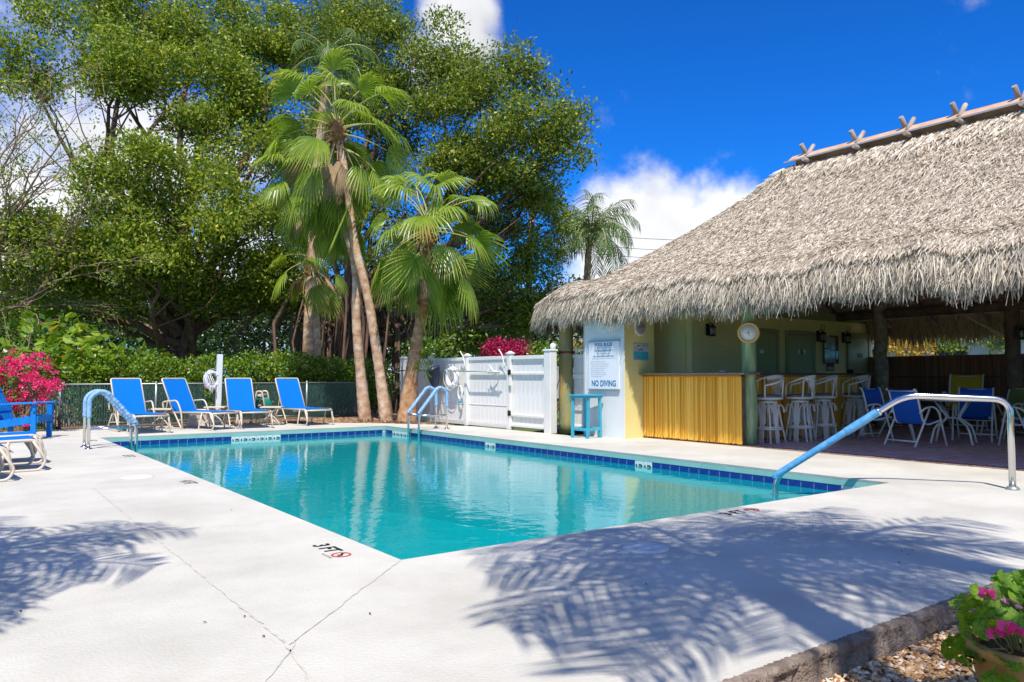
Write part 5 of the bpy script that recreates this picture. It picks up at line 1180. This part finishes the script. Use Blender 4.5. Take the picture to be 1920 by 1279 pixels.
# flower pot behind far chairs
t = thing('flowering_plant', 'small potted plant with pale pink flowers beside the white post', 'plant', (at(385, 770, 18.6).x, at(385, 770, 18.6).y, 0))
m = MB(); m.lathe([(.10, 0), (.14, .22), (.15, .24), (.13, .24), (.001, .22)], n=16); m.build('pot', M_pot, t)
leaf_cloud('leaves', t, [(Vector((0, 0, .55)), (.2, .2, .28)), (Vector((.08, -.05, .72)), (.12, .12, .12))], 260, .07, .04, M_hedge, 84, 6, .04, vb=.5); leaf_cloud('flowers', t, [(Vector((-.05, -.08, .86)), (.05, .05, .03)), (Vector((.14, -.1, .85)), (.05, .05, .03))], 900, .04, .04, MATS['pale_petal'], 85, 6, .012)

# ------------------------------------------------------------------ palms
def fan_leaf(name, elev, mat_, seed, pet=1.05, R0=.80, span=1.2, dead=False):
    """palmate leaf growing toward +x from the origin; droop under gravity is built in"""
    R = random.Random(seed); ce, se = math.cos(elev), math.sin(elev); path = []; p = Vector((0, 0, 0)); a = elev
    for i in range(6):
        path.append(p.copy()); p = p + Vector((math.cos(a), 0, math.sin(a))) * (pet / 5); a -= .13 if not dead else .05
    hub = path[-1]; ax = Vector((math.cos(a), 0, math.sin(a))); side = Vector((0, 1, 0)); nrm = ax.cross(side) * -1
    if nrm.z < 0: nrm = -nrm
    V = []; F = []; vals = []; n = 30
    for k in range(n):
        th = (k + .5 - n / 2) / n * 2 * span * 1.15; vv = R.gauss(.5, .12); ln = R0 * (1 - .22 * abs(th / span) ** 2) * R.uniform(.93, 1.05); dth = 2 * span * 1.15 / n
        o = len(V); sgn = 1 if k % 2 else -1
        d = ax * math.cos(th) + side * math.sin(th)
        for (f, wf) in ((.04, 1), (.35, 1), (.58, .8), (.8, .5), (1.0, .06)):
            r = ln * f; w = min(r * dth * .52, .024) * (1 if f < .4 else wf)
            perp = side * math.cos(th) - ax * math.sin(th); c = hub + d * r - nrm * (.10 * math.cos(th) * 0) ; dr = max(0, f - .38)
            c = c + Vector((0, 0, -1)) * (dr ** 1.7) * R0 * (.95 if not dead else .6) * R.uniform(.85, 1.15) - d * dr ** 2 * .22 * R0
            c = c + nrm * (.06 * abs(math.sin(th)) * f)
            tilt = nrm * (w * .55 * sgn)
            V.append(c - perp * w + tilt); V.append(c + perp * w - tilt); vals += [min(1, max(0, vv + (f - .6) * .35))] * 2
        for q in range(4): F.append((o + 2 * q, o + 2 * q + 1, o + 2 * q + 3, o + 2 * q + 2))
    me = bpy.data.meshes.new('frond'); mm = MB(); mm.add(V, F, False)
    k0 = len(mm.v); mm.tube(path, [.022, .018, .015, .013, .012, .011], 5); me.from_pydata(mm.v, [], mm.f); me.materials.append(mat_); me.materials.append(M_petiole if not dead else M_deadp)
    for i, pl in enumerate(me.polygons):
        if i >= len(F): pl.material_index = 1
    a_ = me.attributes.new('v', 'FLOAT', 'POINT'); a_.data.foreach_set('value', vals + [.5] * (len(mm.v) - len(vals))); return me
ELS = [1.45, 1.15, .85, .55, .2, -.2, -.6, -.95]
FAN = [[fan_leaf('frond', e, M_palm, 100 + i * 7 + j) for j in range(2)] for i, e in enumerate(ELS)]
DEADF = [fan_leaf('frond', e, M_deadp, 300 + i, .75, .75, .55, True) for i, e in enumerate((-.5, -1.0, -1.25))]
def palm_trunk(pts, rs, t, m_=None, name='trunk', rings=True):
    P = []; RR = []; n = len(pts) - 1; pts = [Vector(p) for p in pts]; R = random.Random(len(pts) + int(abs(pts[0].x) * 10))
    for i in range(n * 14 + 1):
        f = i / 14; k = min(int(f), n - 1); u = f - k; p0 = pts[max(k - 1, 0)]; p1 = pts[k]; p2 = pts[k + 1]; p3 = pts[min(k + 2, n)]
        P.append(.5 * ((2 * p1) + (p2 - p0) * u + (2 * p0 - 5 * p1 + 4 * p2 - p3) * u * u + (3 * p1 - p0 - 3 * p2 + p3) * u ** 3)); RR.append((rs[k] + (rs[k + 1] - rs[k]) * u) * (1 + (.02 if i % 2 else -.01)) * R.uniform(.96, 1.04))
    m = MB(); m.tube(P, RR, 14); return m.build(name, m_ or M_ptrunk, t)
def fan_crown(t, c, n, seed, scale=1.0, low=True, dead=6, emin=0):
    R = random.Random(seed); az = 0
    for i in range(n):
        f = i / (n - 1); ei = min(len(ELS) - 1, int(emin + f * (len(ELS) - emin))); az += 2.39996; s = scale * R.uniform(.85, 1.12)
        o = link('frond', FAN[ei][R.randrange(2)], t, Vector(c) + Vector((0, 0, .12 - .35 * f))); o.rotation_euler = (R.gauss(0, .42), R.gauss(0, .12), az + R.gauss(0, .25)); o.scale = (s, s, s)
    for i in range(dead):
        o = link('frond', DEADF[R.randrange(3)], t, Vector(c) + Vector((0, 0, -.2))); o['label'] = 'dry brown hanging frond'; o.rotation_euler = (R.gauss(0, .15), 0, R.uniform(0, 2 * PI)); s = scale * R.uniform(.8, 1.1); o.scale = (s, s, s)
    m = MB(); R2 = random.Random(seed)
    m.lathe([(.10, -.55), (.17, -.35), (.20, -.1), (.14, .12), (.001, .25)], c, n=12); o = m.build('crown_boot', M_pboot, t)
    m = MB()
    for i in range(26):
        a = i * 2.4; z = -.5 + .5 * i / 26; cc = Vector(c) + Vector((.15 * math.cos(a), .15 * math.sin(a), z)); m.tube([cc, cc + Vector((.10 * math.cos(a), .10 * math.sin(a), .16))], [.035, .012], 5)
    m.build('leaf_bases', M_pboot, t)
def fan_palm(label, base, tpts, rs, crown_n, seed, scale=1.0, skirt=0, dead=6, emin=0, bark=None):
    t = thing('fan_palm', label, 'palm tree', base); o = Vector(base); P = [Vector(p) - o for p in tpts]; palm_trunk([(0, 0, -.1)] + P, rs, t, bark)
    m = MB(); R = random.Random(seed)
    for k in range(60): a = k * 2.4; r = rs[0] * .96; h = R.uniform(0, .10); m.tube([(r * math.cos(a), r * math.sin(a), h), (r * 1.12 * math.cos(a), r * 1.12 * math.sin(a), h * .4 - .03)], [.014, .010], 4, caps=False)
    tag(m.build('root_mat', M_bark, t), kind='stuff'); fan_crown(t, P[-1], crown_n, seed, scale, dead=dead, emin=emin)
    if skirt:
        for i in range(skirt):
            f = R.uniform(0, 1); q = P[-1].lerp(P[-2], f * .8); o2 = link('frond', FAN[5 + R.randrange(3)][R.randrange(2)], t, q); o2.rotation_euler = (R.gauss(0, .2), R.gauss(.15, .1), R.uniform(0, 2 * PI)); s = scale * R.uniform(.8, 1.05); o2.scale = (s, s, s)
    return t
D = 19.0
def W_(px, py, d=D): return at(px, py, d)
def gb_(px, py, d): p = at(px, py, d); return (p.x, p.y, -.03)
fan_palm('tallest fan palm with a high shaggy crown, its slim trunk leaning left from the pair', gb_(726, 787, 18.4), [W_(712, 700, 18.4), W_(692, 570, 18.5), W_(664, 450, 18.6), W_(648, 330, 18.8), W_(632, 240, 19)], [.17, .118, .105, .095, .088, .08], 31, 1, 1.15, 12, 14)
fan_palm('middle fan palm with crown drooping left, orange brown trunk left of the pair', gb_(686, 782, 18.9), [W_(676, 700, 18.9), W_(668, 600, 18.9), W_(666, 500, 19.1), W_(640, 420, 19.4), W_(585, 340, 19.8)], [.18, .122, .11, .10, .085, .075], 22, 2, .95, 8, 6)
fan_palm('shorter fan palm with green rounded crown and curving swollen orange trunk by the white fence', gb_(762, 787, 18.2), [W_(772, 700, 18.2), W_(790, 590, 18.1), W_(798, 500, 18.0), W_(802, 425, 18.0)], [.26, .155, .125, .115, .115], 32, 3, 1.08, 9, 6, bark=M_ptrunk2)
p = at(792, 690, 18.0); t = thing('bromeliad', 'small green air plant tuft growing on the curved palm trunk', 'plant', (p.x, p.y, p.z)); leaf_cloud('leaves', t, [(Vector((0, -.05, 0)), (.2, .15, .15))], 240, .16, .025, M_hedge, 86, 6, .04, kind='stuff')
fan_palm('small distant fan palm with pale trunk and brown skirt before the banyan roots', gb_(595, 715, 23), [W_(593, 620, 23), W_(588, 560, 23), W_(584, 490, 23)], [.14, .12, .11, .10], 10, 4, .85, 0, 10, emin=4)
def pinnate(seed, L=2.6, elev=.8, droop=1.25, mat_=None, n=36, lf=.62):
    R = random.Random(seed); mm = MB(); V = []; F = []; vals = []; P = []; a = elev; p = Vector((0, 0, 0))
    for i in range(17): P.append(p.copy()); p = p + Vector((math.cos(a), 0, math.sin(a))) * (L / 16); a -= droop * (.5 + i / 16) / 13
    for i in range(n):
        f = .10 + .87 * i / n; k = f * 16; q = P[int(k)].lerp(P[min(int(k) + 1, 16)], k - int(k)); tg = (P[min(int(k) + 1, 16)] - P[int(k)]).normalized()
        for s_ in (-1, 1):
            l = lf * math.sin(PI * (.12 + .80 * f)) ** .7 * R.uniform(.85, 1.1); d = (tg * R.uniform(.35, .7) + Vector((0, s_, 0)) * .8 + Vector((0, 0, R.uniform(-.45, .05)))).normalized(); o = len(V); wv = tg.cross(Vector((0, s_, 0)).cross(tg)).normalized(); wv = (tg - d * tg.dot(d)).normalized()
            for (u_, w) in ((0, .008), (.4, .015), (.75, .011), (1, .001)):
                c = q + d * l * u_ + Vector((0, 0, -1)) * l * .75 * u_ ** 2; V += [c - wv * w, c + wv * w]; vals += [min(1, max(0, R.gauss(.45, .1)))] * 2
            for z in range(3): F.append((o + 2 * z, o + 2 * z + 1, o + 2 * z + 3, o + 2 * z + 2))
    mm.add(V, F); mm.tube(P, [.03 - .0015 * i for i in range(17)], 5); me = bpy.data.meshes.new('frond'); me.from_pydata(mm.v, [], mm.f); me.materials.append(mat_ or M_palm); me.materials.append(M_petiole)
    for i, pl in enumerate(me.polygons):
        if i >= len(F): pl.material_index = 1
    at_ = me.attributes.new('v', 'FLOAT', 'POINT'); at_.data.foreach_set('value', vals + [.5] * (len(mm.v) - len(vals))); return me
PIN = [pinnate(400 + i, elev=e, droop=d) for i, (e, d) in enumerate(((1.25, 1.5), (.95, 1.9), (.6, 2.0), (.25, 1.8), (-.1, 1.5)))]
M_palmd = mat('dark_palm_leaf', (.03, .08, .012), (.20, .26, .04), rough=.5, attr=True, c3=(.08, .15, .02), transl=.2)  # darker green leaf colours for the background feather palms
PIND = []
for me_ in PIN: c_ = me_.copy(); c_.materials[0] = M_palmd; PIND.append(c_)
def coco(label, base, pts, rs, n, seed, scale=1, mat_t=None, nuts=True, fr=None):
    t = thing('coconut_palm', label, 'palm tree', base); o = Vector(base); P = [Vector(p) - o for p in pts]; palm_trunk([(0, 0, -.1)] + P, rs, t, mat_t); R = random.Random(seed); az = R.random() * 6
    for i in range(n):
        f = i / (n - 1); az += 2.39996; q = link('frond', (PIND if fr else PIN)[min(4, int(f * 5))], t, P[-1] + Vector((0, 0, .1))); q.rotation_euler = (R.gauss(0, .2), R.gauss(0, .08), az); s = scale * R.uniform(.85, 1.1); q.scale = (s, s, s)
    return t
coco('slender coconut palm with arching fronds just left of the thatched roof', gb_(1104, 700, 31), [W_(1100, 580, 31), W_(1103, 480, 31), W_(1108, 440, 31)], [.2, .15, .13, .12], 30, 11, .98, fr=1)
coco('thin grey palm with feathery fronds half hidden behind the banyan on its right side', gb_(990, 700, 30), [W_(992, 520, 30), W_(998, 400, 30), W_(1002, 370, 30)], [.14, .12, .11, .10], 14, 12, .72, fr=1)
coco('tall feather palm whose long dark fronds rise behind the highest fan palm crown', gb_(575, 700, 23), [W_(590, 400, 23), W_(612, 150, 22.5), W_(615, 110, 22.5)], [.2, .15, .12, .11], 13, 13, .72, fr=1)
# palms outside the frame whose shadows lie on the deck
coco('tall leaning coconut palm behind the viewpoint shading the near deck', (1.0, -1.6, -.1), [(1.15, -1.3, 2.2), (1.35, -.6, 4.0), (1.78, .50, 5.2)], [.2, .15, .13, .12], 32, 21, .74)
coco('leaning coconut palm right behind the viewpoint shading the near deck edge', (3.7, -2.9, -.1), [(3.6, -2.3, 2.0), (3.4, -1.2, 3.7), (3.0, .42, 4.9)], [.2, .15, .13, .12], 22, 22, .64)
coco('young coconut palm left of the viewpoint shading the left deck', (-2.8, 2.6, -.1), [(-2.6, 2.8, 1.6), (-2.1, 3.1, 3.3), (-1.75, 3.75, 4.0)], [.14, .11, .10, .09], 38, 23, .70)

# ------------------------------------------------------------------ geranium pot and gravel
pc = Vector((1.90, 1.28, 0)); p_ = at(1945, 1240, 2.62); pc = Vector((p_.x, p_.y, -.13))
t = thing('geranium_pot', 'round ochre clay pot of pink geraniums on the gravel at the lower right corner', 'flower pot', pc)
m = MB(); m.lathe([(.10, 0), (.15, .08), (.185, .20), (.195, .26), (.19, .275), (.215, .285), (.22, .32), (.205, .325), (.19, .29), (.001, .27)], n=40); m.build('pot', M_pot, t)
m = MB(); m.lathe([(.188, .285), (.10, .30), (.001, .305)], n=24); m.build('potting_soil', M_soil, t)
gl = []
for v in range(3):
    m = MB(); n = 18; V = [(0, 0, 0)]
    for k in range(n): a = -PI * .9 + PI * 1.8 * k / (n - 1); r = .5 * (1 + .10 * math.cos(7 * a) + .05 * math.cos(13 * a + v)); V.append((r * math.cos(a), r * math.sin(a), .13 * (r * 2) ** 2 + .045 * math.sin(7 * a + v)))
    m.add(V, [(0, k, k + 1) for k in range(1, n)], True); me = bpy.data.meshes.new('leaf'); me.from_pydata(m.v, [], m.f); me.polygons.foreach_set('use_smooth', [True] * len(me.polygons)); me.materials.append(M_gerleaf); gl.append(me)
R_ = random.Random(77); sm = MB()
for i in range(190):
    th = R_.uniform(0, 2 * PI); rr = .27 * math.sqrt(R_.random()); z = .32 + .22 * (1 - (rr / .30) ** 2) * R_.uniform(.45, 1.1) - (.12 if rr > .2 and R_.random() < .6 else 0)
    p = Vector((rr * math.cos(th), rr * math.sin(th), z)); o = link('leaf', gl[i % 3], t, p); s = R_.uniform(.05, .085); o.scale = (s, s, s); tl = rr / .3 * .9
    o.rotation_euler = (R_.gauss(0, .45) - tl * math.sin(th) * .8 * -1 * -1, R_.gauss(0, .45) + tl * math.cos(th) * .8, R_.uniform(0, 2 * PI)) 
    if i % 2 == 0: sm.tube([Vector((rr * .4 * math.cos(th), rr * .4 * math.sin(th), .28)), p * .6 + Vector((0, 0, .12)), p], .0035, 4, caps=False)
sm.build('stems', M_petiole, t)
for j, (px, py, mt) in enumerate(((1888, 1178, M_gerpink), (1905, 1188, M_gerpink), (1868, 1190, M_gerpink), (1897, 1132, M_gerpale), (1850, 1115, M_gerpink), (1915, 1215, M_gerpink))):
    p = at(px, py, 2.42 + .05 * j) - pc; m = MB()
    for k in range(16):
        a = k * 2.4; d = Vector((math.cos(a) * .8, math.sin(a) * .8, R_.uniform(-.2, .9))).normalized(); u_ = d.orthogonal().normalized() * .011; c = p + d * .018; m.add([c - d * .008, c + u_, c + d * .016, c - u_], [(0, 1, 2, 3)])
    m.build('flower', mt, t)
# pebbles: real stones over the gravel bed
R2 = np.random.default_rng(3); N = 26000
gx = R2.uniform(.9, 5.2, N); gy = R2.uniform(.2, 1.77, N); s = R2.uniform(.007, .017, N)
octa = np.array([[1, 0, 0], [0, 1, 0], [-1, 0, 0], [0, -1, 0], [0, 0, .6], [0, 0, -.6]]); fc = np.array([[0, 1, 4], [1, 2, 4], [2, 3, 4], [3, 0, 4]])
an = R2.uniform(0, 2 * np.pi, N); ca_, sa_ = np.cos(an), np.sin(an); O = octa[None] * (s[:, None, None] * R2.uniform(.6, 1.4, (N, 1, 3)))
X = O[..., 0] * ca_[:, None] - O[..., 1] * sa_[:, None] + gx[:, None]; Y = O[..., 0] * sa_[:, None] + O[..., 1] * ca_[:, None] + gy[:, None]; Z = O[..., 2] - .108 + R2.uniform(0, .008, N)[:, None] + O[..., 0] * R2.normal(0, .4, N)[:, None]
VV = np.stack([X, Y, Z], -1)[:, fc].reshape(-1, 3)
M_peb = mat('pebble', (.30, .12, .03), (.85, .72, .56), rough=.55, attr=True, c3=(.62, .34, .12))
tag(np_mesh('pebbles', VV, 3, M_peb, None, np.repeat(np.clip(R2.normal(.55, .3, N), 0, 1), 4), 'stuff'), 'tan, white and brown pebbles filling the bed below the deck edge', 'gravel')
# mulch litter in the palm bed
N = 5200; mx_ = R2.uniform(5.5, 9.4, N); my_ = R2.uniform(15, 19.6, N); ok = (my_ > np.interp(mx_, [5.4, 6.3, 7.4, 8.2, 9.0, 9.4], [18.2, 17.8, 17.35, 16.55, 15.35, 14.3])); mx_, my_ = mx_[ok], my_[ok]; N = len(mx_)
an = R2.uniform(0, np.pi, N); l = R2.uniform(.02, .08, N); dx, dy = np.cos(an) * l, np.sin(an) * l; w = .008
VV = np.stack([np.stack([mx_ - dx, my_ - dy, np.full(N, -.02)], -1), np.stack([mx_ + dy * .15, my_ - dx * .15, np.full(N, -.004)], -1), np.stack([mx_ + dx, my_ + dy, R2.uniform(-.015, .02, N)], -1), np.stack([mx_ - dy * .15, my_ + dx * .15, np.full(N, -.01)], -1)], 1).reshape(-1, 3)
M_lit = mat('bark_litter', (.12, .06, .03), (.48, .30, .15), rough=.9, attr=True)
tag(np_mesh('leaf_litter', VV, 4, M_lit, None, R2.random(N), 'stuff'), 'brown bark mulch and leaf litter round the palm trunks', 'mulch')

# ------------------------------------------------------------------ beyond the garden
t = thing('neighbour_house', 'pale neighbouring house with blue grey windows far beyond the bamboo fence', 'house', (34, 12, -.1))
m = MB(); m.box((0, 0, 1.6), (8, 14, 3.2)); m.build('wall', M_house, t)
for i in range(4): m = MB(); m.bbox((-4.02, -5 + 3.2 * i, 1.7), (.06, 1.2, 1.2), .01); m.build('window', M_tglass, t)
m = MB(); m.add([(-4.5, -7.5, 3.2), (4.5, -7.5, 3.2), (4.5, 7.5, 3.2), (-4.5, 7.5, 3.2), (0, -3, 5.0), (0, 3, 5.0)], [(0, 1, 4), (1, 2, 5, 4), (2, 3, 5), (3, 0, 4, 5)]); m.build('roof', M_roofg, t)
rp = at(1062, 520, 44); t = thing('distant_house', 'grey roofed house just showing between the coconut palm and the thatch', 'house', (rp.x + 3, rp.y, -.1))
m = MB(); m.box((0, 0, 2.6), (9, 8, 5.2)); m.build('wall', M_house, t)
m = MB(); m.add([(-5, -4.6, 5.2), (5, -4.6, 5.2), (5, 4.6, 5.2), (-5, 4.6, 5.2), (-2, 0, 6.9), (2, 0, 6.9)], [(0, 1, 5, 4), (1, 2, 5), (2, 3, 4, 5), (3, 0, 4)]); m.build('roof', M_roofg, t)
for k in range(2): m = MB(); m.bbox((-2 + 4 * k, -4.02, 3.6), (1.2, .06, 1.2), .01); m.build('window', M_tglass, t)
for i, (y0, y1) in enumerate(((424, 432), (444, 452), (459, 470))):
    a = at(900, y0 - 3, 70); b = at(1900, y1 + 3, 62); m = MB(); m.tube([a.lerp(b, f / 12) - Vector((0, 0, 1.2 * math.sin(PI * f / 12))) for f in range(13)], .022, 5)
    tag(m.build('power_line', M_cord), ('topmost', 'middle', 'lowest')[i] + ' of three thin dark overhead wires before the cloud left of the thatch', 'cable')
